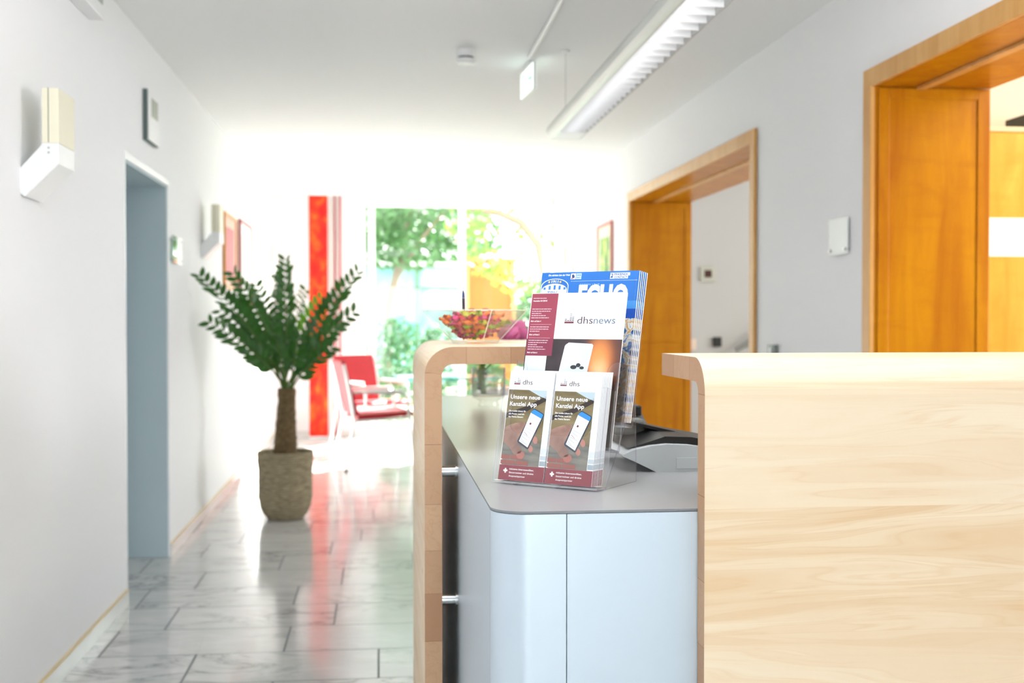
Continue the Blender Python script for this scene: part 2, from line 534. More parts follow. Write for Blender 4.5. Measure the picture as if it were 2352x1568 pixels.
# right wall with two wide openings lined in veneer
D1a, D1b, D2a, D2b, DZ = 1.30, 4.324, 5.81, 8.72, 2.185
XO = 2.40
wr = MB()
for a, b in ((YN, D1a - 0.02), (D1b + 0.02, D2a - 0.02), (D2b + 0.02, YF)): wr.box(XR, XO, a, b, 0, ZC)
for a, b in ((D1a - 0.02, D1b + 0.02), (D2a - 0.02, D2b + 0.02)): wr.box(XR, XO, a, b, DZ + 0.02, ZC)
struct(wr.build('wall_right', WALL))
def portal(name, a, b):
    m = MB()
    e = 0.001
    m.box(XR - 0.004, XO + 0.004, b, b + 0.02 - e, 0, DZ); m.box(XR - 0.004, XO + 0.004, a - 0.02 + e, a, 0, DZ)
    m.box(XR - 0.004, XO + 0.004, a, b, DZ, DZ + 0.02 - e)
    # sunk panels: raised stiles and rails round the lining faces
    for z0, z1 in ((0.02, 0.04), (1.10, 1.106), (DZ - 0.045, DZ - 0.006)):
        m.box(XR + 0.0552, XO - 0.0502, b - 0.006, b, z0, z1)
    m.box(XR + 0.01, XR + 0.055, b - 0.006, b, 0.02, DZ - 0.005)
    m.box(XO - 0.05, XO - 0.001, b - 0.006, b, 0.02, DZ - 0.005)
    d = struct(m.build(name, ORANGE, None, 0.002))
    t = MB()
    w_ = 0.072
    t.box(XR - 0.022, XR - 0.004, b - 0.0, b + w_, 0, DZ + w_)
    t.box(XR - 0.022, XR - 0.004, a - w_, a, 0, DZ + w_)
    t.box(XR - 0.022, XR - 0.004, a, b, DZ, DZ + w_)
    t.build('architrave', TRIMW, d, 0.002)
    tr = MB().box(XR + 0.16, XR + 0.20, a + 0.01, b - 0.01, DZ - 0.012, DZ)
    tr.build('door_track', TRIMW, d, 0.002)
    return d
portal('door_1', D1a, D1b)
portal('door_2', D2a, D2b)

# far wall with floor-to-ceiling glazing
X0, X1 = -0.20, 1.93
wf = MB()
wf.box(XL - 0.5, X0, YF, YF + 0.24, 0, ZC); wf.box(X1 + 0.06, 6.0, YF, YF + 0.24, 0, ZC)
wf.box(X0, X1 + 0.06, YF, YF + 0.24, 2.55, ZC); wf.box(X0, X1 + 0.06, YF, YF + 0.24, -0.2, 0.05)
struct(wf.build('wall_far', WALL))
def window(name, a, b):
    m = MB()
    fw_ = 0.035
    m.box(a, a + fw_, YF + 0.03, YF + 0.10, 0.05, 2.55); m.box(b - fw_, b, YF + 0.03, YF + 0.10, 0.05, 2.55)
    m.box(a + fw_, b - fw_, YF + 0.03, YF + 0.10, 0.05, 0.09); m.box(a + fw_, b - fw_, YF + 0.03, YF + 0.10, 2.52, 2.55)
    o = struct(m.build(name, WHITEM, None, 0.003))
    MB().box(a + fw_, b - fw_, YF + 0.06, YF + 0.066, 0.09, 2.52).build('pane', GLASSW, o)
window('window_1', -0.20, -0.09)
window('window_2', -0.09 + 0.001, 0.905)
window('window_3', 0.906, 1.86)
window('window_4', 1.861, 1.99)
struct(MB().box(1.93, 1.96, YF - 0.06, YF - 0.001, 0, ZC).build('trim_4', plain('grey_post', '#A9ACA8', 0.4)))

# entrance side behind the photographer: wall around a wide glazed opening
wn_ = MB()
wn_.box(XL - 0.5, -0.2, YN - 0.24, YN, 0, ZC); wn_.box(1.0, 6.0, YN - 0.24, YN, 0, ZC)
wn_.box(-0.2, 1.0, YN - 0.24, YN, 2.1, ZC)
struct(wn_.build('wall_near', WALL))
struct(MB().box(-0.2, 1.0, YN - 0.10, YN - 0.09, 0.0, 2.1).build('window_5', GLASSW))

# outer shells of office and stairwell
so = MB()
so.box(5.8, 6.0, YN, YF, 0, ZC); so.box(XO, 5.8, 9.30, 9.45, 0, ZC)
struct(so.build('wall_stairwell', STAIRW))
struct(MB().box(XO, 5.8, 5.15, 5.30, 0, ZC).build('wall_between', paint('cream_wall_paint', '#F4E8CC')))

# marble skirting and its little brass strip on the left wall
bb = MB()
for a, b in ((YN, N0 - 0.02), (N1 + 0.014, YF)): bb.box(XL, XL + 0.012, a, b, 0.0, 0.062)
bo = struct(bb.build('baseboard_left', plain('skirting_marble', '#E3E3DF', 0.15, 0, 0.08, 6)))
bs = MB()
for a, b in ((YN, N0 - 0.02), (N1 + 0.014, YF)): bs.box(XL, XL + 0.0135, a, b, 0.062, 0.067)
bs.build('strip', plain('brass_strip', '#D9C59A', 0.4, 0.1), bo)
br = MB()
for a, b in ((D1b + 0.086, D2a - 0.086), (D2b + 0.086, YF)): br.box(XR - 0.012, XR, a, b, 0.0, 0.062)
struct(br.build('baseboard_right', MATS['skirting_marble']))
struct(MB().box(XL, X0, YF - 0.012, YF, 0, 0.062).build('baseboard_far', MATS['skirting_marble']))

# terrace and lawn outside
gm = NT('terrace_and_lawn')
gv = gm.coords()
gm.set(Base_Color=gm.mix(gm.ramp(gm.noise(gv, 0.5, 4), [(0.4, (0,) * 3), (0.6, (1,) * 3)]), srgb('#8F9584'), srgb('#46682E')), Roughness=0.9)
struct(MB().box(-25, 30, YF + 0.24, 60, -0.4, -0.06).build('ground', gm.m))
struct(MB().box(-25, 30, -30, YN - 0.24, -0.4, -0.06).build('forecourt_ground', plain('paving', '#C2C2BE', 0.8)))

# ================================================================== RECEPTION DESK
U0 = 0.04  # slab thickness
def slab(name, prof_out, prof_in, fn, a, b, label, grain_seed):
    """bent slab: outer and inner outline of equal point count, extruded from a to b by fn(p,q,h)"""
    m = MB()
    n = len(prof_out)
    L = [0]
    for i in range(1, n):
        L.append(L[-1] + math.dist(prof_out[i], prof_out[i - 1]))
    for prof, flip in ((prof_out, False), (prof_in, True)):
        for i in range(n - 1):
            q = [fn(*prof[i], a), fn(*prof[i], b), fn(*prof[i + 1], b), fn(*prof[i + 1], a)]
            uv = [(a, L[i]), (b, L[i]), (b, L[i + 1]), (a, L[i + 1])]
            if flip: q = q[::-1]; uv = uv[::-1]
            m.add(q, [(0, 1, 2, 3)], 0, True, [uv])
    for h, flip in ((a, True), (b, False)):
        for i in range(n - 1):
            q = [fn(*prof_out[i], h), fn(*prof_out[i + 1], h), fn(*prof_in[i + 1], h), fn(*prof_in[i], h)]
            uv = [(0, L[i]), (0, L[i + 1]), (U0, L[i + 1]), (U0, L[i])]
            if flip: q = q[::-1]; uv = uv[::-1]
            m.add(q, [(0, 1, 2, 3)], 1, False, [uv])
    for i in (0, n - 1):
        q = [fn(*prof_out[i], a), fn(*prof_out[i], b), fn(*prof_in[i], b), fn(*prof_in[i], a)]
        uv = [(a, 0), (b, 0), (b, U0), (a, U0)]
        if i: q = q[::-1]
        m.add(q, [(0, 1, 2, 3)], 0, False, [uv])
    o = m.build(name, [BEECH, ENDG])
    return tag(o, label, 'counter')
def bend(flat_end, R, top):
    """L outline in (p, z): upright at p=0 from z=0, rounded, then level to p=flat_end"""
    o = [(0, 0), (0, 0.4), (0, 0.8), (0, top - R)] + arc(R, top - R, R, 180, 90, 10)[1:] + [(flat_end, top)]
    r = R - U0
    i = [(U0, 0), (U0, 0.4), (U0, 0.8), (U0, top - R)] + arc(R, top - R, r, 180, 90, 10)[1:] + [(flat_end, top - U0)]
    return o, i
TOPZ = 1.209
po, pi_ = bend(0.42, 0.066, TOPZ)
slab('counter_panel', po, pi_, lambda p, z, h: (0.101 + p, h, z), 2.64, 3.57,
     'narrow beech counter panel bent over at the top, under the glass bowl', 0)
po, pi_ = bend(0.285, 0.060, TOPZ)
slab('counter_panel', po, pi_, lambda p, z, h: (h, 1.800 + p, z), 0.519, 1.85,
     'large beech front panel with bent top edge filling the lower right foreground', 1)

# side cabinet / base with rounded corner
CX0, CY0, CR, CZ = 0.181, 1.842, 0.060, 0.9575
cab = thing('desk_cabinet', 'silver-blue laminate desk base with a rounded corner below the grey worktop', 'cabinet', (0.6, 2.2, 0))
def loc(m): return m.xform(Matrix.Translation((-0.6, -2.2, 0)))
CX1, CY1, LX, LY = 1.60, 2.62, 0.72, 4.74
g = 0.0006
loc(MB().box(CX0 + 0.02, CX1 - 0.02, CY0 + 0.06, CY1, 0.0, 0.9545).box(CX0 + 0.02, LX - 0.02, CY1, LY, 0.0, 0.9545)).build('body', plain('cabinet_core', '#8E959B', 0.5), cab)
sp = MB().box(CX0, CX0 + 0.018, CY0 + CR + g, LY, 0.0, 0.955)
loc(sp).build('side_panel', LACQ, cab, 0.0006)
cor = MB()
outer = arc(CX0 + CR, CY0 + CR, CR, 180, 270, 14) + [(0.3003, CY0)]; inner = arc(CX0 + CR, CY0 + CR, CR - 0.018, 180, 270, 14) + [(0.3003, CY0 + 0.018)]
cor.prism(outer + inner[::-1], lambda p, q, h: (p, q, h), 0.0, 0.955, 0, None, False)
cor.sm[:14] = [True] * 14
loc(cor).build('front_panel', LACQ, cab)['label'] = 'front panel rolled round the corner'
loc(MB().box(0.3017, CX1, CY0, CY0 + 0.018, 0, 0.955)).build('front_panel', LACQ, cab, 0.0006)
# steel spacers carrying the counter panel
for z in (0.915, 0.612):
    s_ = MB().tube([(0.1415, 2.70, z), (0.1812, 2.70, z)], 0.0125, 20)
    s_.tube([(0.1752, 2.70, z), (0.1812, 2.70, z)], 0.0165, 20)
    loc(s_).build('spacer', STEEL, cab)

wt = MB()
outl = arc(CX0 + CR, CY0 + CR, CR, 180, 270, 12) + [(CX1, CY0), (CX1, CY1), (LX, CY1), (LX, LY), (CX0, LY)]
wt.prism(outl, lambda p, q, h: (p, q, h), 0.956, 0.960, 1, 0)
tag(wt.build('worktop', [TOPM, plain('dark_edge', '#7E8387', 0.5)]), 'matt grey continuous worktop on the silver-blue desk base', 'worktop')
WZ = 0.960

# ------------------------------------------------------------------ brochure holder (local frame: x along width, y to the back, z up)
ANG = math.radians(38.5); TILT = math.radians(13)
HO = Vector((0.2120, 2.1750, WZ + 0.0005))
Mh = Matrix.Translation(HO) @ Matrix.Rotation(-ANG, 4, 'Z')
HW = 0.224
tn = math.tan(TILT)
TD = 0.055
TZL = (0.0, 0.067, 0.110)  # tier heights
holder = thing('brochure_holder', 'clear acrylic three-tier brochure holder standing on the grey worktop', 'display stand')
holder.matrix_world = Mh
def lean(x, d, h, k):
    """point on tier k: d = depth from front plane, h = height above tier floor along the lean"""
    return (x, k * TD + d * math.cos(TILT) + h * math.sin(TILT), TZL[k] + 0.006 + h * math.cos(TILT) - d * math.sin(TILT))
TH = 0.0024
def fillet_U(w_, tab, low, high, r1, r2):
    """U shaped front panel outline"""
    o = [(0, 0), (w_, 0)]
    o += [(w_, high)] + arc(w_ - tab + r1, high - r1, r1, 90, 180, 8)
    o += arc(w_ - tab - r2, low + r2, r2, 360, 270, 6)
    o += arc(tab + r2, low + r2, r2, 270, 180, 6)
    o += arc(tab - r1, high - r1, r1, 0, 90, 8) + [(0, high)]
    return o
PD = 0.036
for k in range(3):
    high = 0.185 if k == 0 else 0.162
    low = 0.092 if k == 0 else 0.07
    ou = fillet_U(HW, 0.024, low, high, 0.019, 0.02)
    p_ = MB().prism(ou, lambda p, q, h, k=k: lean(p, h, q, k), 0, TH, 1, 0)
    p_.build('front_panel', [ACRYL, ACRE], holder)
    for xs in (0.0, HW - TH):
        sd = MB().prism([(TH, 0), (PD, 0.0045 if k == 0 else 0), (PD, high), (TH, high)], lambda p, q, h, k=k: lean(h, p, q, k), xs, xs + TH, 1, 0)
        sd.build('side_panel', [ACRYL, ACRE], holder)
    hb = 0.0045 if k == 0 else 0.0
    bp = MB().prism([(0, hb), (HW, hb), (HW, 0.20), (0, 0.20)], lambda p, q, h, k=k: lean(p, h, q, k), PD, PD + TH, 1, 0)
    bp.build('back_panel', [ACRYL, ACRE], holder)
    fl_ = MB().prism([(0, 0), (PD, 0.0085 if k == 0 else 0), (PD, 0.0115 if k == 0 else 0.0035), (0, 0.0035)], lambda p, q, h, k=k: lean(h, p, q - 0.004, k), 0, HW, 1, 1)
    fl_.build('pocket_floor', [ACRYL, ACRE], holder)
    if k:
        # web below the pocket that joins it to the tier in front
        wb = MB().prism([(0.0, -0.004), (0.005, -0.004), (0.005, 0.0), (0.0, 0.0)], lambda p, q, h, k=k: lean(h, p, q, k), 0, HW, 1, 1)
        wb.build('rib', [ACRYL, ACRE], holder)
for xs in (0.0, HW - TH):
    # clear side fins that reach back to the worktop
    fin = MB().prism([(0.036, 0.0), (0.165, 0.0), (0.160, 0.165), (0.150, 0.19), (0.128, 0.13), (0.080, 0.060)],
                     lambda p, q, h: (h, p, q), xs, xs + TH, 1, 0)
    fin.build('foot', [ACRYL, ACRE], holder)
for xs in (0.045, 0.135):
    MB().box(xs, xs + 0.006, 0.001, 0.03, 0.0, 0.003).build('foot_pad', [ACRE], holder)

# printed sheets -----------------------------------------------------
def pm(h, name=None): return plain('print_' + h.lstrip('#'), h, 0.45, 0, 0.015, 60)
RED, RED2, DKRED = pm('#8C3644'), pm('#9A3A50'), pm('#701A2E')
INK, GREYT, BLUEGREY = pm('#4A3542'), pm('#A9AEB6'), pm('#55708A')
WHT = pm('#FAFBFD')

def photo_mat(name, stops, scale=9, stretch=(1, 1, 1), stops2=None, soft=3):
    t = NT(name)
    v = t.coords('Object', stretch)
    n1 = t.noise(v, scale, soft, 0.5, 0.5)
    t.set(Base_Color=t.ramp(n1, [(p, srgb(c)) for p, c in stops]), Roughness=0.4)
    MATS[name] = t.m
    return t.m
PHBG = photo_mat('photo_brown', [(0.3, '#5C5034'), (0.5, '#7C6E4C'), (0.72, '#978965')], 12, (1, 2, 1))
PHLOW = photo_mat('photo_bricks', [(0.3, '#5A5A56'), (0.5, '#74736D'), (0.7, '#8A867C')], 18, (1, 4, 1))
SKIN = photo_mat('photo_skin', [(0.3, '#7C5C52'), (0.5, '#9C796C'), (0.7, '#B89281')], 25)
SKIN2 = photo_mat('photo_fingertips', [(0.3, '#A9685E'), (0.6, '#BF8577')], 25)
PHDK = photo_mat('photo_dark', [(0.3, '#15110F'), (0.6, '#3A2C28'), (0.8, '#5A4038')], 8)
def glow_photo():
    t = NT('photo_dark_glow')
    v = t.coords('Object')
    n1 = t.noise(v, 14, 3)
    base = t.ramp(n1, [(0.3, srgb('#1B1719')), (0.6, srgb('#3A2E33')), (0.8, srgb('#54434A'))])
    for cx_, cy_, rx, ry, c, k in ((0.172, 0.150, 0.050, 0.10, '#8A4A2A', 0.95), (0.164, 0.165, 0.034, 0.055, '#F0924C', 1.0), (0.168, 0.135, 0.026, 0.04, '#F5C08C', 0.9)):
        mp = t.n('ShaderNodeMapping'); mp.vector_type = 'POINT'
        mp.inputs['Location'].default_value = (-cx_ / rx, -cy_ / ry, 0); mp.inputs['Scale'].default_value = (1 / rx, 1 / ry, 1)
        t.l(v, mp.inputs[0])
        ln = t.n('ShaderNodeVectorMath'); ln.operation = 'LENGTH'; t.l(mp.outputs[0], ln.inputs[0])
        f = t.math('MULTIPLY', t.math('SUBTRACT', 1.0, t.math('SMOOTH_MIN', ln.outputs[1], 1.0, 0.3)), k * 1.5)
        f = t.math('MINIMUM', t.math('MAXIMUM', f, 0.0), 1.0)
        base = t.mix(f, base, srgb(c))
    t.set(Base_Color=base, Roughness=0.4)
    MATS['photo_dark_glow'] = t.m
    return t.m
PHGLOW = glow_photo()
PHTAB = photo_mat('photo_tablet', [(0.3, '#C9D6DE'), (0.7, '#DFE8EC')], 6)
PHMIX = photo_mat('photo_crowd', [(0.3, '#1D2630'), (0.42, '#3F6FA8'), (0.5, '#D8D8D2'), (0.58, '#C99A3E'), (0.68, '#E5E9EC'), (0.8, '#283038')], 55)
GLOW = photo_mat('photo_orange', [(0.2, '#E98A45'), (0.5, '#F0B07A'), (0.8, '#D2632A')], 10)
GLOW2 = photo_mat('photo_brown_orange', [(0.2, '#6A3420'), (0.5, '#93502C'), (0.8, '#5A2B1C')], 10)
MAGB = photo_mat('magazine_blue', [(0.3, '#0A64B8'), (0.7, '#0F74CE')], 3)

def dhs_logo(p, x, y, s, icon_only=False, news=False):
    """small bar-chart emblem, s = width of the emblem in mm"""
    c = s / 4
    for j, n in enumerate((2, 1, 6, 4)):
        for i in range(n):
            yy = y + s * 0.22 + i * s * 0.13
            p.rect(x + j * c + c * 0.08, x + (j + 1) * c - c * 0.08, yy, yy + s * 0.075, INK if i == 0 else (pm('#6E6B80') if i < 3 else pm('#9AA0AE')))
    p.rect(x, x + s * 0.98, y, y + s * 0.17, DKRED)

def leaflet():
    o = tag(MB().box(0, 0.099, 0, 0.210, -0.0018, 0).build('leaflet', PAPER, None, 0.0003, 1), '', 'leaflet', '')
    p = Print().z(0.12)
    p.rect(1.2, 86, 48, 174, PHBG); p.rect(1.2, 86, 29, 48, PHLOW)
    p.z(0.2)
    p.poly([(1.2, 118), (1.2, 128), (40, 141), (86, 163), (86, 154), (45, 132)], PHDK)
    p.poly([(46, 174), (86, 174), (86, 158), (70, 163)], pm('#B9CCD8'))
    p.poly([(1.2, 48), (86, 48), (86, 72), (60, 80), (30, 70), (1.2, 78)], PHLOW)
    # brick rows along the lower edge
    p.z(0.3)
    for r_, (y0, y1) in enumerate(((30, 38), (40, 48))):
        for x0, x1 in (((1.2, 32), (34, 62)), ((1.2, 20), (22, 50)))[r_]:
            p.rect(x0, x1, y0, y1, pm('#98584F'))
    for y0, y1, c in ((31, 40, '#A3B2BC'), (42, 50, '#C3CED6'), (52, 64, '#DDE5EC')):
        p.rect(87, 99, y0, y1, pm(c))
    p.rect(0, 4, 38.2, 39.8, WHT); p.rect(0, 4, 28.8, 30.4, WHT)
    # hand behind the phone
    p.poly([(1.2, 100), (14, 106), (30, 111), (44, 112), (52, 100), (46, 84), (36, 70), (44, 58), (36, 46), (26, 52), (18, 62), (8, 68), (1.2, 72)], SKIN)
    p.out('cover_photo', o)
    h = Print().z(0.42)
    h.blob(72, 79, 5.2, 7.5, SKIN2, 0.4); h.blob(64, 62, 5.0, 7.0, SKIN2, 0.4)
    h.blob(44, 49, 9, 7.5, SKIN2, 0.1); h.blob(33, 62, 8, 14, SKIN, 0.9)
    h.blob(36, 98, 6, 16, SKIN, -0.9)
    h.z(0.5)
    h.poly([(61, 138), (64, 138.6), (84, 129.5), (85.5, 126), (84, 122), (60, 62), (57.5, 60.5), (35, 72), (33, 75), (34, 78), (59, 135)], pm('#2A3A4A'))
    h.z(0.58)
    h.poly([(61, 136), (64, 136.6), (82.5, 128.5), (83.5, 126), (81, 120), (56, 131)], pm('#2E8CD6'))
    h.poly([(56, 130.5), (80.5, 120), (57.5, 64), (37, 75)], pm('#EEF1F6'))
    h.z(0.64)
    h.poly([(57, 112), (60.5, 110.4), (58.5, 107), (55.5, 108.5)], DKRED)
    for i in range(7):
        a = 102 - i * 4.2; x_ = 50 - i * 1.75
        h.poly([(x_, a), (x_ + 16 - (i % 3) * 4, a - 7), (x_ + 15.6 - (i % 3) * 4, a - 7.7), (x_ - 0.4, a - 0.7)], pm('#B9C0CC') if i != 2 else pm('#B0606A'))
    h.out('phone_picture', o)
    q = Print().z(0.7)
    q.text('Unsere neue', 7, 156, 66, 11.5, WHT, 0.02); q.text('Kanzlei App', 7, 142.5, 60, 11.5, WHT, 0.02)
    for i, (s_, w_) in enumerate((('Die mobile Lösung für', 38), ('alle Fragen rund um', 35), ('das Thema Steuern', 33))):
        q.text(s_, 7, 131 - i * 5.6, w_, 4.4, WHT, 0.02)
    q.out('heading', o)
    f = Print().z(0.12)
    f.rect(0, 99, 0, 28.8, RED)
    f.z(0.25)
    f.rect(10, 19, 16.4, 19.6, WHT); f.rect(12.9, 16.1, 13.5, 22.5, WHT)
    for i, (s_, w_) in enumerate((('inklusive Interessenfilter,', 54), ('Steuerrechner und direkte', 54), ('Ansprechpartner', 36))):
        f.text(s_, 23, 20 - i * 6.6, w_, 4.6, WHT, 0.012)
    f.out('footer_band', o)
    l_ = Print().z(0.15)
    dhs_logo(l_, 11, 184, 14)
    l_.text('dhs', 30, 184.3, 22, 13.5, INK)
    rr = random.Random(3)
    for i in range(6): l_.words(57, 195 - i * 2.4, 24 - (i % 2) * 4, 0.7, pm('#C9CED6'), rr)
    l_.out('logo', o)
    return o

def newsletter():
    o = tag(MB().box(0, 0.210, 0, 0.297, -0.0016, 0).build('newsletter', PAPER, None, 0.0003, 1), '', 'newsletter')
    H = 297
    p = Print().z(0.12)
    p.rect(0, 210, 0, H - 92, PHGLOW)
    p.z(0.32)
    p.poly([(90, H - 103), (88, H - 106), (78, H - 175), (140, H - 175), (150, H - 104), (147, H - 101), (96, H - 99)], PHTAB)
    p.poly([(2, H - 126), (50, H - 126), (50, H - 190), (2, H - 190)], PHTAB)
    p.z(0.4)
    p.blob(112, H - 147, 7, 4, pm('#2B3036')); p.blob(122, H - 143, 5, 4, pm('#2B3036')); p.blob(130, H - 148, 5, 3, pm('#2B3036'))
    p.out('cover_photo', o)
    c = Print().z(0.46)
    c.rect(1.5, 61, H - 92, H - 1, RED2)
    c.rect(1.5, 61, H - 126, H - 92, pm('#87304A'))
    c.z(0.56)
    rr = random.Random(5)
    LT = pm('#E9CBD3')
    c.words(5, H - 11, 30, 1.2, LT, rr)
    c.text('Ausgabe 01/2018', 5, H - 17, 32, 4.0, WHT, 0.02)
    y = 33
    for blk, n, seite in ((33, 5, 'Mehr auf Seite 4'), (69, 3, 'Mehr auf Seite 5'), (96, 5, 'Mehr auf Seite 6')):
        for i in range(n):
            c.words(5, H - blk - i * 4.4, (44, 42, 22, 34, 40)[i], 1.3, LT, rr)
        c.text(seite, 5, H - blk - n * 4.4 - 3, 23, 3.6, WHT, 0.02)
        if blk != 96: c.rect(5, 53, H - blk - n * 4.4 - 8.5, H - blk - n * 4.4 - 8.1, LT)
    c.out('side_column', o)
    t = Print().z(0.12)
    t.rect(68, 202, H - 11.3, H - 11.0, GREYT); t.rect(68, 202, H - 15.3, H - 15.0, GREYT)
    t.text('dhs    steuerberater    wirtschaftsprüfer    rechtsanwälte', 108, H - 10, 94, 2.6, GREYT)
    dhs_logo(t, 81, H - 61, 21)
    t.text('dhs', 109, H - 61.5, 34, 20, INK)
    t.text('news', 145, H - 61.5, 46, 20, BLUEGREY)
    t.out('masthead', o)
    return o

def magazine():
    o = tag(MB().box(0, 0.218, 0, 0.297, -0.0034, 0).build('magazine', PAPER, None, 0.0004, 1), '', 'magazine')
    H = 297
    p = Print().z(0.12)
    p.rect(0, 218, H - 60, H, MAGB); p.rect(0, 218, H - 76, H - 60, pm('#3D8CD4'))
    p.rect(0, 218, H - 95, H - 76, pm('#0A4CB0')); p.rect(0, 218, 0, H - 95, PHMIX)
    p.rect(212, 213, H - 76, H, pm('#8DB8E0'))
    p.out('cover_print', o)
    t = Print().z(0.22)
    t.text('Die stärkste Liga der Welt', 15, H - 7.5, 50, 4.8, WHT, 0.025, 0.25)
    t.rect(68, 215, H - 19.2, H - 18.7, pm('#CFE0F2'))
    t.text('SAISON 17-18', 89, H - 28, 44, 5.2, pm('#9CC3E8'), 0.0, 0.25)
    t.text('ECHO', 88, H - 72, 110, 62, pm('#EEF3F8'), 0.05)
    t.out('title', o)
    s = Print().z(0.24)
    s.rect(67, 78, H - 15, H - 3, WHT); s.rect(79, 91, H - 15, H - 3, pm('#BFD9F0'))
    s.z(0.32)
    s.blob(72.5, H - 9, 3, 4.2, pm('#15336E'), 0.5); s.blob(70, H - 13, 1.6, 1.6, pm('#B03040'))
    s.text('DKB', 80, H - 8.5, 9.5, 5, pm('#2E7CC8'), 0.03)
    s.words(80, H - 12.5, 10, 1.3, pm('#2E7CC8'), random.Random(2))
    s.out('league_logo', o)
    s = Print().z(0.24)
    s.rect(155, 163, H - 15.5, H - 3.5, WHT); s.rect(163, 198, H - 9.6, H - 3.5, WHT); s.rect(163, 194, H - 15.5, H - 9.6, WHT)
    s.z(0.32)
    s.rect(153, 161, H - 13.8, H - 5.2, pm('#0E5CA8')); s.z(0.38); s.blob(157.5, H - 8.4, 2.0, 2.0, WHT); s.rect(155, 156.5, H - 13, H - 6.4, WHT)
    s.text('PHŒNIX', 164, H - 8.8, 30, 6.2, pm('#0E5CA8'), 0.03); s.text('CONTACT', 164, H - 14.8, 29, 6.2, pm('#0E5CA8'), 0.03)
    s.out('sponsor_logo', o)
    b = Print().z(0.26)
    def dome(x0, x1, yt, yb, mat, n=16, rise=12):
        cx = (x0 + x1) / 2
        pts = [(x0, yb), (x1, yb)]
        pts += [(cx + (x1 - x0) / 2 * math.cos(a), yt - rise + rise * math.sin(a)) for a in [PI * i / n for i in range(n + 1)]]
        b.poly(pts, mat)
    dome(0.5, 64, H - 13, H - 80, WHT, rise=16)
    b.z(0.32); dome(2, 62.5, H - 14.2, H - 80, pm('#1268C0'), rise=15.5)
    b.z(0.38); dome(3, 61, H - 23.5, H - 80, WHT, rise=13)
    b.z(0.44)
    for i in range(5):
        x = 7 + i * 11.5
        dy = (0, 3.2, 4.4, 3.2, 0)[i]
        b.rect(x, x + 5, H - 36, H - 31 + dy, pm('#1F7BD0'))
    b.text('1911', 24, H - 21.5, 15.5, 7.2, WHT, 0.03)
    b.blob(18.5, H - 20, 2.2, 2.2, pm('#E8C25A')); b.blob(44.5, H - 20, 2.2, 2.2, pm('#E8C25A'))
    b.text('TBV', 16, H - 47, 24, 11, pm('#2A78C4'), 0.02, 0.2)
    b.out('club_badge', o)
    return o

def place_sheet(o, x, d, k, h=0.0015, extra=0.0):
    """put a sheet into tier k at width x and depth d"""
    a = Vector(lean(x, d, h, k))
    t = TILT + extra
    e1 = Vector((1, 0, 0)); e2 = Vector((0, math.sin(t), math.cos(t))); e3 = e1.cross(e2)
    R = Matrix((e1, e2, e3)).transposed().to_4x4()
    o.matrix_world = Mh @ Matrix.Translation(a) @ R

lf0 = leaflet()
first = True
for side, xs in (('left', 0.0085), ('right', 0.1105)):
    n = 9
    for i in range(n):
        o = lf0 if first else copy_tree(lf0)
        first = False
        place_sheet(o, xs + i * (0.00045 if side == 'left' else 0.0009), 0.0058 + i * 0.0030, 0, 0.0022 + 0.0008 * i)
        if i == 0:
            o['label'] = 'front folded app leaflet of the %s stack, phone in hand on its cover' % side
        else:
            o['label'] = 'one of the folded leaflets behind the front one in the %s stack' % side
        o['group'] = 'folded leaflets in the %s stack of the bottom tier' % side
nl0 = newsletter()
for i in range(3):
    o = nl0 if i == 0 else copy_tree(nl0)
    place_sheet(o, 0.0115 - 0.0012 * i, 0.0060 + i * 0.0032, 1, 0.002)
    o['label'] = ('front newsletter with a wine-red column and bar logo in the middle tier' if i == 0 else
                  'one of the newsletters hidden behind the front one in the middle tier')
    o['group'] = 'newsletters in the middle tier'
mg0 = magazine()
for i in range(5):
    o = mg0 if i == 0 else copy_tree(mg0)
    place_sheet(o, 0.0030 + 0.0008 * i, 0.0062 + i * 0.0048, 2, 0.002 + 0.0006 * i, 0.006 * i)
    o['label'] = ('front blue handball magazine with club badge in the back tier' if i == 0 else
                  'one of the blue magazines behind the front one in the back tier')
    o['group'] = 'blue magazines in the back tier'

# ------------------------------------------------------------------ desk device behind the holder
dv = thing('desk_printer', 'light grey low desk printer with an arched side and black lid on the worktop', 'printer', (0.75, 2.42, WZ))
side_o = [(-0.19, 0.0)] + [(-0.235, 0.022), (-0.262, 0.034)] + [(-0.235, 0.046), (-0.20, 0.053), (-0.165, 0.056), (-0.12, 0.054), (-0.06, 0.045), (0.0, 0.033), (0.10, 0.018), (0.2, 0.0)]
MB().prism(side_o, lambda p, q, h: (p, h, q), -0.125, 0.125, 0).build('housing', GREYPL, dv, 0.006, 3)
MB().prism([(-0.245, 0.046), (-0.20, 0.059), (-0.165, 0.070), (-0.11, 0.068), (-0.04, 0.055), (0.04, 0.036), (0.12, 0.020), (0.12, 0.014), (0.0, 0.034), (-0.06, 0.046), (-0.12, 0.055), (-0.165, 0.057)],
           lambda p, q, h: (p, h, q), -0.10, 0.12, 0).build('lid', DARK, dv, 0.002)
MB().prism([(-0.215, 0.092), (-0.215, 0.086), (-0.05, 0.046), (0.02, 0.030), (0.02, 0.038)], lambda p, q, h: (p, h, q), 0.02, 0.11, 0).build('paper_tray', DARK, dv, 0.001)
pl_ = MB().box(-0.148, -0.02, -0.1262, -0.1250, 0.006, 0.029)
pl_.build('cover_plate', GREYPL, dv, 0.0008)
MB().box(-0.24, -0.17, 0.06, 0.11, 0.058, 0.092).build('paper_feed', plain('grey_rubber', '#6F716E', 0.8, 0, 0.2, 200), dv, 0.006)

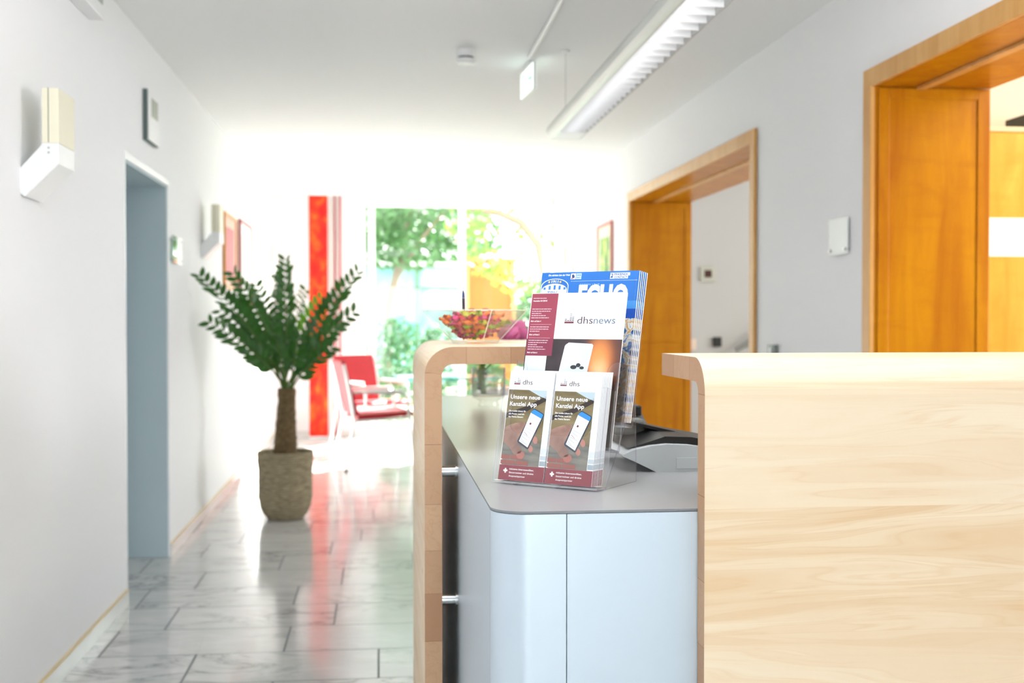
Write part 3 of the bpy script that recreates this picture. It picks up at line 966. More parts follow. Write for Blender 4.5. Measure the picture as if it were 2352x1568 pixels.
lb = thing('telephone', 'dark grey telephone behind the acrylic holder on the worktop', 'telephone', (0.55, 2.75, WZ))
MB().prism([(-0.06, 0), (0.10, 0), (0.10, 0.09), (-0.06, 0.03)], lambda p, q, h: (h, p, q), -0.10, 0.10).build('base', plain('dark_grey_plastic', '#5B5E5E', 0.6, 0, 0.2, 120), lb, 0.006)
MB().tube([(-0.07, -0.06, 0.05), (-0.07, -0.02, 0.075), (-0.07, 0.06, 0.10), (-0.07, 0.10, 0.10)], [0.022, 0.015, 0.015, 0.022], 12).build('handset', DARK, lb)
MB().box(-0.02, 0.09, 0.02, 0.085, 0.075, 0.10).build('display', DARK, lb, 0.004)
kb = MB()
for i in range(4):
    for j in range(3): kb.box(-0.02 + j * 0.03, 0.0 + j * 0.03, -0.05 + i * 0.016, -0.04 + i * 0.016, 0.034 + i * 0.006, 0.042 + i * 0.006)
kb.build('keypad', GREYPL, lb)

# ------------------------------------------------------------------ glass bowl with sweets
BX, BY, BZ = 0.252, 3.045, TOPZ + 0.0005
bowl = thing('glass_bowl', 'square flared glass bowl full of sweets on the narrow counter top', 'bowl', (BX, BY, BZ), math.radians(-33))
def sq(h, z, r=0.012):
    pts = []
    for cx_, cy_, a0 in ((h - r, h - r, 0), (-h + r, h - r, 90), (-h + r, -h + r, 180), (h - r, -h + r, 270)):
        pts += [(x, y, z) for x, y in arc(cx_, cy_, r, a0, a0 + 90, 4)]
    return pts
def skin(rings, m, mi=0, smooth=False, capb=True):
    n = len(rings[0])
    v = [p for r_ in rings for p in r_]
    f = [(i * n + k, i * n + (k + 1) % n, (i + 1) * n + (k + 1) % n, (i + 1) * n + k) for i in range(len(rings) - 1) for k in range(n)]
    m.add(v, f, mi, smooth)
b_ = MB()
skin([sq(0.046, 0.0, 0.006), sq(0.050, 0.010, 0.006), sq(0.103, 0.086, 0.006), sq(0.100, 0.0865, 0.006), sq(0.047, 0.014, 0.006)], b_)
b_.add(sq(0.046, 0.0, 0.006), [tuple(range(19, -1, -1))]); b_.add(sq(0.047, 0.014, 0.006), [tuple(range(20))])
b_.build('bowl_body', BOWLG, bowl)
rim = MB()
skin([sq(0.103, 0.0862, 0.006), sq(0.1035, 0.0875, 0.006), sq(0.1005, 0.0885, 0.006), sq(0.100, 0.0866, 0.006)], rim)
rim.build('rim', plain('bowl_edge_glint', '#EDEBDD', 0.15), bowl)  # opaque pale colour painted in for bright reflections along the glass edges
for k in range(4):
    a = PI / 4 + k * PI / 2
    MB().tube([(0.048 * math.sqrt(2) * math.cos(a), 0.048 * math.sqrt(2) * math.sin(a), 0.008), (0.1015 * math.sqrt(2) * math.cos(a), 0.1015 * math.sqrt(2) * math.sin(a), 0.086)], 0.0013, 6).build('corner_edge', MATS['bowl_edge_glint'], bowl)

def sweet(seed):
    r = random.Random(seed); m = MB()
    n = 9
    prof = [(-0.021, 0.0085), (-0.016, 0.0045), (-0.0115, 0.0028), (-0.009, 0.0068), (-0.004, 0.0092), (0.004, 0.0092), (0.009, 0.0068), (0.0115, 0.0028), (0.016, 0.0045), (0.021, 0.0085)]
    rings = []
    for i, (x, rad) in enumerate(prof):
        flat = 0.45 if abs(x) > 0.012 else 0.8
        rings.append([(x + r.uniform(-1, 1) * (0.002 if abs(x) > 0.014 else 0.0004), rad * math.cos(2 * PI * k / n) * (1 + 0.12 * r.uniform(-1, 1)),
                       rad * flat * math.sin(2 * PI * k / n) + (0.0015 * (-1) ** k if abs(x) > 0.014 else 0)) for k in range(n)])
    skin(rings, m, 0, True)
    return m
def foil(name, c):
    m = plain(name, c, 0.32, 0.05, 0.25, 120); return m
kinds = [('lime green', foil('green_wrapper', '#A8CC1E')), ('orange', foil('orange_wrapper', '#FF7A12')), ('magenta', foil('magenta_wrapper', '#E0157A')),
         ('red', foil('red_wrapper', '#CC2230')), ('olive yellow', foil('yellow_wrapper', '#C4BE20'))]
protos = []
for i, (cn, mt) in enumerate(kinds):
    for j in range(2):
        protos.append((cn, mt, sweet(i * 10 + j)))
made = {}
rs = random.Random(11)
cr, sr = math.cos(math.radians(-33)), math.sin(math.radians(-33))
layers = [(0.0225, 0.040, 14), (0.033, 0.048, 18), (0.044, 0.058, 24), (0.055, 0.068, 30), (0.066, 0.066, 26), (0.076, 0.050, 14)]
idx = 0
for z, hw, cnt in layers:
    side_n = math.ceil(math.sqrt(cnt))
    for c in range(cnt):
        gx = (c % side_n + 0.5) / side_n * 2 - 1; gy = (c // side_n + 0.5) / math.ceil(cnt / side_n) * 2 - 1
        lx = gx * hw + rs.uniform(-0.005, 0.005); ly = gy * hw + rs.uniform(-0.005, 0.005)
        lim = 0.047 + (z - 0.014) * 0.72 - 0.017
        lx = max(-lim, min(lim, lx)) if lim > 0 else lx * 0.3
        ly = max(-lim, min(lim, ly)) if lim > 0 else ly * 0.3
        ki = rs.choice((0, 0, 0, 1, 1, 1, 2, 2, 3, 3, 4)) * 2 + rs.randint(0, 1)
        cn, mt, mesh = protos[ki]
        if ki not in made:
            o = mesh.build('wrapped_sweet', mt); made[ki] = o
        else:
            o = made[ki].copy(); COL.objects.link(o)
        o.location = (BX + lx * cr - ly * sr, BY + lx * sr + ly * cr, BZ + z + rs.uniform(-0.002, 0.002))
        o.rotation_euler = (rs.uniform(-0.5, 0.5), rs.uniform(-0.45, 0.45), rs.uniform(0, PI))
        tag(o, 'one of the %s wrapped sweets in the square glass bowl' % cn, 'sweet', '%s sweets in the glass bowl' % cn)
pen = thing('ballpoint_pen', 'black pen with a blue clip standing upright in the glass bowl', 'pen', (0.222, 3.06, BZ + 0.045))
MB().tube([(0, 0, 0), (-0.0005, 0, 0.045), (-0.001, 0, 0.075)], 0.0042, 10).build('barrel', DARK, pen)
MB().tube([(-0.001, 0, 0.0755), (-0.0014, 0, 0.088), (-0.0016, 0, 0.096)], [0.0042, 0.0035, 0.0012], 10).build('tip', plain('dark_blue_plastic', '#1B3A78', 0.3), pen)
MB().tube([(0.001, -0.0052, 0.040), (0.001, -0.0055, 0.075)], 0.0012, 6).build('clip', MATS['dark_blue_plastic'], pen)
gl_ = thing('folded_glasses', 'thin dark folded spectacles lying on the sweets at the bowl rim', 'glasses', (0.262, 3.075, BZ + 0.084))
for sx_ in (-1, 1):
    MB().tube([(sx_ * 0.004 + sx_ * 0.014 * (1 - math.cos(t)), 0, 0.008 * math.sin(t)) for t in [2 * PI * k / 14 for k in range(15)]], 0.0011, 6).build('rim', DARK, gl_)
MB().tube([(-0.005, 0, 0.003), (0.005, 0, 0.003)], 0.0011, 6).build('bridge', DARK, gl_)

# ------------------------------------------------------------------ vase with flowers
VX, VY = 0.389, 4.13
vase = thing('glass_vase', 'footed clear glass vase with cut flowers at the far end of the worktop', 'vase', (VX, VY, WZ))
v_ = MB().lathe([(0.036, 0.0), (0.038, 0.004), (0.034, 0.012), (0.032, 0.020), (0.046, 0.026), (0.058, 0.032), (0.062, 0.042), (0.062, 0.140), (0.060, 0.140), (0.060, 0.044), (0.056, 0.036), (0.0, 0.034)], 36, cap=False)
v_.build('vase_body', VASEG, vase)
MB().lathe([(0.0, 0.036), (0.056, 0.038), (0.0595, 0.046), (0.0595, 0.085), (0.0, 0.085)], 30, cap=False).build('water', thin_glass('water', (0.985, 0.985, 0.975), 1.0, 0.0, 0.02, (0.92, 0.92, 0.9)), vase)
STEMG = leafmat('stem_green', '#4E6B22', '#7C9A2E', 0.0)
DKLEAF = leafmat('dark_leaf', '#24381A', '#3D5A22', 0.1)
PETAL = leafmat('pink_petal', '#E45AA0', '#F6A2CC', 0.25, 0.5)
def flower(dx, dy, hx, hy, hz, rad, sd):
    """cut flower: root point in vase, head position"""
    r = random.Random(sd)
    t = thing('pink_flower', '', 'flower', (VX, VY, WZ))
    m = MB()
    m.tube([(dx * 0.6, dy * 0.6, 0.046), (dx, dy, 0.12), ((dx + hx) / 2, (dy + hy) / 2, 0.13 + (hz - 0.13) * 0.5), (hx, hy, hz - rad * 0.5)], 0.0032, 7)
    m.build('stem', STEMG, t)
    lf = MB()
    for k in range(6):
        a = r.uniform(0, 2 * PI); z0 = r.uniform(0.05, 0.16)
        d = Vector((math.cos(a), math.sin(a), r.uniform(-0.6, 0.9))) * r.uniform(0.020, 0.032)
        p0 = Vector((dx * 0.8, dy * 0.8, z0)); w_ = Vector((-d.y, d.x, 0)).normalized() * 0.008
        lf.add([p0, p0 + d * 0.5 + w_, p0 + d, p0 + d * 0.5 - w_], [(0, 1, 2, 3)])
    lf.build('leaves', DKLEAF, t)
    pt = MB()
    for layer, (np_, rr_, tilt) in enumerate(((6, 1.0, 0.35), (6, 0.85, 0.75), (5, 0.6, 1.05), (4, 0.4, 1.3))):
        for k in range(np_):
            a = 2 * PI * k / np_ + layer * 0.5 + r.uniform(-0.15, 0.15)
            ca, sa = math.cos(a), math.sin(a)
            rows = []
            for i in range(5):
                s_ = i / 4
                out = rad * rr_ * math.sin(s_ * 1.5) * math.cos(tilt * s_)
                zz = hz - rad * 0.5 + rad * rr_ * (1 - math.cos(s_ * 1.6)) * 0.9 + rad * 0.5 * s_ * math.sin(tilt)
                wd = rad * rr_ * 0.62 * math.sin(PI * (0.12 + 0.8 * s_))
                rows.append([(hx + ca * out - sa * wd * q, hy + sa * out + ca * wd * q, zz - abs(q) * rad * 0.06) for q in (-1, 0, 1)])
            v = [p for row in rows for p in row]
            pt.add(v, [(i * 3 + j, i * 3 + j + 1, (i + 1) * 3 + j + 1, (i + 1) * 3 + j) for i in range(4) for j in range(2)], 0, True)
    pt.build('blossom', PETAL, t)
    return t
fl_list = [(-0.035, -0.01, 0.065, -0.06, 0.262, 0.046, 'pink blossom seen to the left of the others just right of the bowl'),
           (-0.025, 0.01, 0.130, -0.02, 0.255, 0.046, 'pink blossom hanging to the right towards the brochures'),
           (-0.040, 0.015, 0.100, 0.05, 0.285, 0.045, 'highest pink blossom of the bouquet at the back'),
           (-0.030, -0.02, -0.045, -0.03, 0.195, 0.030, 'small pink blossom low at the left under the counter top'),
           (-0.020, 0.0, -0.010, 0.01, 0.180, 0.028, 'small pink blossom in the vase mouth below the counter top')]
for i, (a, b, c, d, e, f_, lb_) in enumerate(fl_list):
    t = flower(a, b, c, d, e, f_, 20 + i); t['label'] = lb_; t['group'] = 'cut flowers in the glass vase'

# ================================================================== LEFT WALL FITTINGS
CREAM = plain('cream_lampshade', '#F1ECD4', 0.5, 0, 0.02)
def sconce():
    t = thing('wall_lamp', '', 'wall lamp', (0, 0, 0), 0, 'cream and white wall lamps')
    P2 = [(0.0, -0.050), (0.012, -0.060), (0.118, 0.045), (0.118, 0.110), (0.066, 0.110), (0.066, 0.104), (0.0, 0.030)]
    MB().prism(P2, lambda p, q, h: (p, h, q), 0, 0.19).build('bracket', WHITEM, t, 0.002)
    MB().box(0.066, 0.118, 0.0, 0.19, 0.1105, 0.285).build('shade', CREAM, t, 0.002)
    MB().box(0.085, 0.088, -0.001, 0.0, 0.112, 0.285).build('slot', plain('slot_grey', '#9C9D88', 0.6), t)
    s_ = MB()
    for z in (0.095, 0.080): s_.tube([(0.087, -0.002, z), (0.087, 0.0, z)], 0.0035, 10)
    s_.build('screw', STEEL, t)
    return t
s0 = sconce()
spots = [((XL, 3.80, 1.722), 1, 'large cream and white wall lamp nearest the camera, upper left'),
         ((XL, 7.48, 1.722), 1, 'cream and white wall lamp beyond the grey niche, next to the orange-framed picture'),
         ((XL, 11.35, 1.722), 1, 'faint overexposed wall lamp at the far end of the left wall'),
         ((XR, 11.35, 1.722), -1, 'pale wall lamp on the right wall beyond the red-framed picture')]
for i, (p, sgn, lb_) in enumerate(spots):
    o = s0 if i == 0 else copy_tree(s0)
    o.location = p; o['label'] = lb_
    if sgn < 0: o.rotation_euler = (0, 0, PI); o.location = (XR, 11.54, 1.722)

dp = thing('wall_display_unit', 'flat white wall control unit with a small grey screen above the grey niche', 'control panel', (XL, 5.70, 2.137))
MB().box(0, 0.022, 0, 0.28, 0, 0.245).build('case', plain('dark_green_grey', '#5B6B68', 0.5), dp, 0.003)
MB().box(0.022, 0.027, 0.008, 0.275, 0.005, 0.24).build('front_plate', WHITEM, dp, 0.002)
MB().box(0.027, 0.0285, 0.08, 0.235, 0.125, 0.215).build('screen', plain('lcd_grey', '#9AA38F', 0.3), dp)

el = thing('emergency_light', 'white wall fitting with a grey window cut off by the top left edge', 'wall fitting', (XL, 4.38, 2.445))
MB().box(0, 0.06, 0, 0.30, 0, 0.15).build('case', WHITEM, el, 0.004)
MB().box(0.06, 0.064, 0.05, 0.26, 0.05, 0.12).build('window', plain('window_grey', '#A3ABA0', 0.3), el, 0.001)

SIGNG = thin_glass('sign_glass', (0.80, 0.93, 0.86), 1.6, 0.02, 0.25, (0.5, 0.8, 0.65))
def glass_sign(name, label, x, y, z, w_, h, sgn, face=None):
    t = thing(name, label, 'sign', (x, y, z))
    MB().box(min(0.014 * sgn, 0.019 * sgn), max(0.014 * sgn, 0.019 * sgn), 0, w_, 0, h).build('glass_plate', GLASSW if face else SIGNG, t, 0.0008, 1)
    for (yy, zz) in ((0.02, 0.02), (w_ - 0.02, 0.02), (0.02, h - 0.02), (w_ - 0.02, h - 0.02)) if sgn > 0 else ((0.02, 0.02), (w_ - 0.02, 0.02)):
        MB().tube([(0, yy, zz), (0.023 * sgn, yy, zz)], 0.007, 12).build('stud', STEEL, t)
    if face:
        MB().box(min(0.0105 * sgn, 0.0135 * sgn), max(0.0105 * sgn, 0.0135 * sgn), 0.004, w_ - 0.004, 0.004, h - 0.004).build('white_sheet', face, t)
    return t
glass_sign('door_sign', 'small green-tinted glass sign on four studs right of the grey niche', XL, 6.40, 1.58, 0.27, 0.15, 1)
glass_sign('room_sign', 'small square white glass sign on the wall left of the nearer wooden opening', XR, 4.555, 1.545, 0.20, 0.155, -1, WHT)

def frame(name, label, x, sgn, y0, y1, z0, z1, fm, mat_, art, fwid=0.022):
    t = thing(name, label, 'picture', (x, y0, z0))
    L, Hh = y1 - y0, z1 - z0
    a, b = (0, 0.022) if sgn > 0 else (-0.022, 0)
    m = MB()
    m.box(a, b, 0, fwid, 0, Hh); m.box(a, b, L - fwid, L, 0, Hh); m.box(a, b, fwid, L - fwid, 0, fwid); m.box(a, b, fwid, L - fwid, Hh - fwid, Hh)
    m.build('frame', fm, t, 0.002)
    c, d = (0.002, 0.010) if sgn > 0 else (-0.010, -0.002)
    MB().box(c, d, fwid, L - fwid, fwid, Hh - fwid).build('mount', mat_, t)
    c, d = (0.0105, 0.0125) if sgn > 0 else (-0.0125, -0.0105)
    MB().box(c, d, fwid + L * 0.16, L - fwid - L * 0.16, fwid + Hh * 0.14, Hh - fwid - Hh * 0.14).build('artwork', art, t)
    return t
frame('framed_picture', 'picture with a pink-red sheet in a pale orange wooden frame on the left wall', XL, 1, 8.50, 9.20, 1.505, 2.06,
      plain('pale_orange_wood', '#D98F3C', 0.4), plain('pink_mount', '#F2B9A4', 0.6), plain('rose_print', '#D06A70', 0.6, 0, 0.1, 14))
frame('framed_picture', 'white picture in a thin dark red frame beyond the orange-framed one', XL, 1, 9.43, 10.28, 1.40, 2.085,
      plain('dark_red_wood', '#A02A2E', 0.4), PAPER, plain('pale_print', '#EFECE4', 0.6))
artg = NT('green_print')
artg.set(Base_Color=artg.ramp(artg.noise(artg.coords(), 12, 4), [(0.35, srgb('#3C6B34')), (0.5, srgb('#7FB04A')), (0.62, srgb('#D8DC5A')), (0.75, srgb('#EEF4E0'))]), Roughness=0.6)
frame('framed_picture', 'green garden picture in a red frame on the right wall before the window', XR, -1, 9.42, 10.06, 1.40, 2.10,
      plain('red_wood', '#C9514A', 0.4), plain('pale_green_mount', '#DDE8CC', 0.6), artg.m)

# ================================================================== CEILING FITTINGS
sd = thing('smoke_detector', 'round white smoke detector under the ceiling left of the exit sign', 'smoke detector', (0.435, 5.85, 2.575))
MB().lathe([(0.045, 0.03), (0.045, 0.065)], 28).build('base', WHITEM, sd)
MB().lathe([(0.040, 0.020), (0.040, 0.030)], 28).build('gap_ring', DARK, sd)
MB().lathe([(0.030, -0.004), (0.048, 0.002), (0.052, 0.010), (0.050, 0.020)], 28).build('cover', WHITEM, sd)

ex = thing('exit_sign', 'glowing white and green emergency exit sign hanging edge-on under the ceiling', 'exit sign', (0.800, 5.93, 2.47), math.radians(4))
MB().box(-0.008, 0.008, 0, 0.34, 0, 0.145).build('housing', WHITEM, ex, 0.003)
for sx_ in (-1, 1):
    a, b = sorted((sx_ * 0.0083, sx_ * 0.0100))
    fc = MB().box(a, b, 0.008, 0.332, 0.008, 0.137).build('lit_face', emis('exit_white', '#EFFFF6', 1.0), ex)
    pg = MB()
    xx = sx_ * 0.0104
    def quad(pts): pg.add([(xx, y, z) for y, z in pts], [tuple(range(len(pts)))])
    # running figure, arrow and doorway
    quad([(0.135, 0.11), (0.150, 0.118), (0.160, 0.108), (0.150, 0.098)])
    quad([(0.150, 0.095), (0.172, 0.088), (0.166, 0.055), (0.146, 0.058)])
    quad([(0.146, 0.060), (0.158, 0.058), (0.138, 0.030), (0.120, 0.022), (0.118, 0.030), (0.132, 0.038)])
    quad([(0.158, 0.058), (0.168, 0.056), (0.190, 0.040), (0.196, 0.018), (0.186, 0.018), (0.178, 0.035)])
    quad([(0.150, 0.092), (0.150, 0.084), (0.122, 0.072), (0.116, 0.078)])
    quad([(0.225, 0.02), (0.225, 0.125), (0.305, 0.125), (0.305, 0.02), (0.292, 0.02), (0.292, 0.112), (0.238, 0.112), (0.238, 0.02)])
    quad([(0.030, 0.070), (0.060, 0.098), (0.060, 0.080), (0.100, 0.080), (0.100, 0.060), (0.060, 0.060), (0.060, 0.042)])
    pg.build('pictogram', emis('exit_green', '#2FA878', 0.35), fc)
MB().box(-0.012, 0.012, 0.11, 0.23, 0.1455, 0.1695).build('ceiling_mount', WHITEM, ex, 0.002)
tag(MB().tube([(0.77, 5.90, 2.628), (0.768, 5.0, 2.628), (0.766, 1.0, 2.628)], 0.011, 10).build('cable_conduit', WHITEM),
    'thin white cable conduit running along the ceiling to the exit sign', 'conduit')

LX0, LY0, LY1, LZ = 0.905, 5.98, 0.2, 2.222
lamp = thing('pendant_light', 'long silver louvred fluorescent pendant light hanging on thin wires', 'ceiling light', (LX0, LY0, LZ))
hs = [(-0.005, 0.000), (-0.020, 0.006), (-0.032, 0.020), (-0.036, 0.040), (-0.030, 0.058), (-0.012, 0.072), (0.068, 0.076), (0.148, 0.072), (0.166, 0.058), (0.172, 0.040), (0.158, 0.012), (0.143, 0.000), (0.138, 0.000), (0.138, 0.058), (0.000, 0.058), (0.000, 0.000)]
LEN = LY0 - LY1
hsm = MB(); n = len(hs)
hsm.add([(p, 0, q) for p, q in hs] + [(p, -LEN, q) for p, q in hs], [(i, (i + 1) % n, n + (i + 1) % n, n + i) for i in range(n)], 0, False)
hsm.build('housing', plain('silver_paint', '#C9CDC9', 0.35, 0.45, 0.03), lamp)
MB().prism(hs[:12], lambda p, q, h: (p, h, q), 0.0, 0.008).build('end_cap', MATS['silver_paint'], lamp)
MB().box(0.001, 0.137, -0.20, -0.001, 0.000, 0.010).build('end_plate', WHITEM, lamp, 0.002)
MB().tube([(0.069, -0.22, 0.046), (0.069, -LEN + 0.1, 0.046)], 0.0085, 12).build('tube', emis('fluorescent_tube', '#F4F6FA', 5.0), lamp)
lou = MB(); y = -0.21
while y > -LEN:
    lou.box(0.001, 0.137, y - 0.0025, y + 0.0025, 0.0, 0.036); y -= 0.094
lou.build('louvre', plain('louvre_aluminium', '#F3F3F4', 0.3, 0.2, 0.02), lamp)['kind'] = 'stuff'
rf = MB().box(0.001, 0.137, -LEN, -0.205, 0.0560, 0.0575)
rf.box(0.0003, 0.0009, -LEN, -0.205, 0.001, 0.0560); rf.box(0.1371, 0.1377, -LEN, -0.205, 0.001, 0.0560)
rf.build('reflector', plain('mirror_aluminium', '#9A9B98', 0.3, 0.7, 0.02), lamp)
for yy in (-0.18, -3.5):
    MB().tube([(0.035, yy, 0.074), (0.035, yy, ZC - LZ)], 0.0012, 6).build('hanging_wire', STEEL, lamp)
    MB().lathe([(0.018, ZC - LZ - 0.012), (0.020, ZC - LZ - 0.001)], 16, (0.035, yy)).build('ceiling_rose', WHITEM, lamp)

# ================================================================== POTTED PLANT
PX, PY = -0.605, 7.47
plant = thing('potted_plant', 'tall dark green plant with a stout trunk in a woven brown pot', 'plant', (PX, PY, 0))
pw = NT('woven_fibre')
pv_ = pw.coords('Object', (1, 1, 1))
sepp = pw.n('ShaderNodeSeparateXYZ'); pw.l(pv_, sepp.inputs[0])
wv = pw.math('SINE', pw.math('MULTIPLY', sepp.outputs[2], 520))
nz_ = pw.noise(pw.coords('Object', (6, 6, 45)), 3.0, 4, 0.6)
pw.set(Base_Color=pw.mix(pw.ramp(nz_, [(0.3, (0,) * 3), (0.7, (1,) * 3)]), srgb('#7E7056'), srgb('#C9BA98')), Roughness=0.8)
pw.bump(pw.math('ADD', pw.math('MULTIPLY', wv, 0.5), nz_), 0.9, 0.006)
prof = [(0.095, 0.0), (0.115, 0.006), (0.140, 0.035), (0.160, 0.080), (0.171, 0.14), (0.174, 0.22), (0.175, 0.32), (0.178, 0.40), (0.181, 0.425), (0.176, 0.435), (0.165, 0.430), (0.163, 0.39)]
fine_prof = []
for i in range(len(prof) - 1):
    for s_ in range(3):
        t_ = s_ / 3
        r_ = prof[i][0] * (1 - t_) + prof[i + 1][0] * t_; z_ = prof[i][1] * (1 - t_) + prof[i + 1][1] * t_
        fine_prof.append((r_ + 0.0022 * math.sin(z_ * 190), z_))
MB().lathe(fine_prof + [prof[-1]], 48).build('pot', pw.m, plant)
MB().lathe([(0.0, 0.392), (0.163, 0.390)], 32, cap=False).build('soil', plain('soil', '#3B2E22', 0.95, 0, 0.3, 80), plant)
tk = NT('fibrous_trunk')
tn_ = tk.noise(tk.coords('Object', (3, 3, 2)), 26, 5, 0.7, 0.8)
tk.set(Base_Color=tk.ramp(tn_, [(0.3, srgb('#4A3A22')), (0.55, srgb('#7A6544')), (0.75, srgb('#9A8560'))]), Roughness=0.9)
tk.bump(tn_, 0.8, 0.012)
trk = MB(); rr_ = random.Random(4); rings = []
for i in range(22):
    t_ = i / 21; z = 0.385 + t_ * 0.45
    R_ = 0.078 * (1 - t_) + 0.050 * t_ + (0.006 if i > 18 else 0)
    rings.append([(R_ * (1 + rr_.uniform(-0.05, 0.05)) * math.cos(2 * PI * k / 24) + 0.012 * t_, R_ * (1 + rr_.uniform(-0.05, 0.05)) * math.sin(2 * PI * k / 24), z + rr_.uniform(-0.003, 0.003)) for k in range(24)])
skin(rings, trk, 0, True)
trk.add(rings[-1], [tuple(range(24))])
trk.build('trunk', tk.m, plant)
LEAFP = leafmat('glossy_leaf', '#1E4A16', '#3F7A26', 0.15, 0.32)
LEAFY = leafmat('young_leaf', '#4E8C1E', '#7DB636', 0.3, 0.3)
STEMP = plain('frond_stem', '#4F6E2A', 0.4, 0, 0.1)
tips = [(-1.048, 6.95, 1.525), (-1.006, 7.05, 1.253), (-0.962, 7.2, 1.324), (-0.894, 7.25, 1.548), (-0.793, 7.6, 1.483), (-0.588, 7.3, 1.638), (-0.384, 7.5, 1.397), (-0.506, 7.9, 1.463), (-0.15, 7.35, 1.566), (-0.177, 7.3, 1.312), (-0.308, 7.2, 1.096), (-0.664, 7.1, 1.258), (-0.888, 7.7, 1.399), (-0.284, 7.8, 1.242), (-0.482, 7.1, 1.205), (-0.70, 7.85, 1.56)]
def frond(tip, sd, mat):
    r = random.Random(sd)
    base = Vector((0.012 + r.uniform(-0.03, 0.03), r.uniform(-0.03, 0.03), 0.825))
    T = Vector((tip[0] - PX, tip[1] - PY, tip[2]))
    D = T - base
    mid = base + Vector((D.x * 0.36, D.y * 0.36, D.z * 0.60))
    pts = []
    N = 22
    for i in range(N + 1):
        t_ = i / N
        pts.append(base * (1 - t_) ** 2 + mid * 2 * t_ * (1 - t_) + T * t_ * t_)
    m = MB()
    m.tube(pts, [0.0085 * (1 - 0.78 * i / N) for i in range(N + 1)], 7, 1)
    L = sum((pts[i + 1] - pts[i]).length for i in range(N))
    nl = max(7, int(L * 0.80 / 0.046))
    roll = r.uniform(-0.6, 0.6)
    for j in range(nl):
        t_ = 0.26 + 0.74 * j / (nl - 1)
        i = min(N - 1, int(t_ * N)); fr_ = t_ * N - i
        p = pts[i].lerp(pts[i + 1], fr_); d = (pts[i + 1] - pts[i]).normalized()
        side = d.cross(Vector((0, 1, 0.25))).normalized() if abs(d.y) < 0.9 else d.cross(Vector((1, 0, 0))).normalized()
        side = Matrix.Rotation(roll + r.uniform(-0.12, 0.12), 3, d) @ side
        nrm = side.cross(d).normalized()
        for sgn in (-1, 1):
            ln = 0.088 * (0.62 + 0.5 * math.sin(PI * min(1, 0.15 + t_ * 0.75))) * r.uniform(0.85, 1.12)
            wd = ln * 0.23
            ax = (d * 0.62 + side * sgn * 0.70 + nrm * r.uniform(0.0, 0.35)).normalized()
            wv_ = ax.cross(nrm).normalized()
            wv_ = (Matrix.Rotation(r.uniform(-0.5, 0.5), 3, ax) @ wv_)
            up_ = ax.cross(wv_).normalized()
            b0 = p + d * (0.008 * (sgn > 0))
            vs = [b0]
            for s_, ww in ((0.2, 0.72), (0.42, 1.0), (0.66, 0.88), (0.86, 0.48)):
                c_ = b0 + ax * ln * s_ - up_ * (s_ ** 2) * ln * 0.12
                vs += [c_ - wv_ * wd * ww + up_ * 0.004, c_, c_ + wv_ * wd * ww + up_ * 0.004]
            vs.append(b0 + ax * ln - up_ * ln * 0.12)
            fs = [(0, 1, 2), (0, 2, 3)]
            for q in range(3):
                a_ = 1 + q * 3
                fs += [(a_, a_ + 3, a_ + 4, a_ + 1), (a_ + 1, a_ + 4, a_ + 5, a_ + 2)]
            fs += [(10, 13, 11), (11, 13, 12)]
            m.add(vs, fs, 0, True)
    # end leaf
    return m.build('frond', [mat, STEMP], plant)
for i, tp in enumerate(tips):
    frond(tp, 60 + i, LEAFY if i == 6 else LEAFP)

# ================================================================== FAR END OF THE HALL
# sliding curtain panels
rc = NT('red_mottled_fabric')
nn = rc.noise(rc.coords('Object', (3, 3, 2.2)), 3.0, 3, 0.55, 0.3)
rc.set(Base_Color=rc.ramp(nn, [(0.35, srgb('#E0201E')), (0.5, srgb('#EC3A20')), (0.66, srgb('#F87A2A'))]), Roughness=0.8)
tlr = rc.n('ShaderNodeBsdfTranslucent'); tlr.inputs['Color'].default_value = srgb('#FF3A28')
mxr = rc.n('ShaderNodeMixShader'); mxr.inputs[0].default_value = 0.35
rc.l(rc.b.outputs[0], mxr.inputs[1]); rc.l(tlr.outputs[0], mxr.inputs[2]); rc.l(mxr.outputs[0], rc.out.inputs['Surface'])
def cpanel(x0, x1, y, mat, label):
    t = thing('sliding_curtain', label, 'curtain', ((x0 + x1) / 2, y, 0), 0, 'narrow sliding curtain panels at the window')
    h = (x1 - x0) / 2
    m = MB(); n = 8
    top = []
    for k in range(n + 1):
        x = -h + 2 * h * k / n
        top.append((x, 0.006 * math.sin(k * 1.7)))
    vs = [(x, yy - 0.0015, 0.03) for x, yy in top] + [(x, yy - 0.0015, 2.60) for x, yy in top] + [(x, yy + 0.0015, 0.03) for x, yy in top] + [(x, yy + 0.0015, 2.60) for x, yy in top]
    f = []
    for k in range(n):
        f += [(k, k + 1, n + 2 + k, n + 1 + k), (2 * n + 2 + k, 3 * n + 3 + k, 3 * n + 4 + k, 2 * n + 3 + k)]
    m.add(vs, f, 0, True)
    m.build('fabric', mat, t)
    MB().box(-h, h, -0.008, 0.008, 0.012, 0.030).build('bottom_bar', ALU, t)
    MB().box(-h, h, -0.008, 0.008, 2.60, 2.625).build('top_rail', WHITEM, t)
PINKF = plain('dusky_pink_fabric', '#C4787C', 0.85, 0, 0.05)
WHF = plain('light_grey_fabric', '#D6D2CE', 0.85, 0, 0.03)
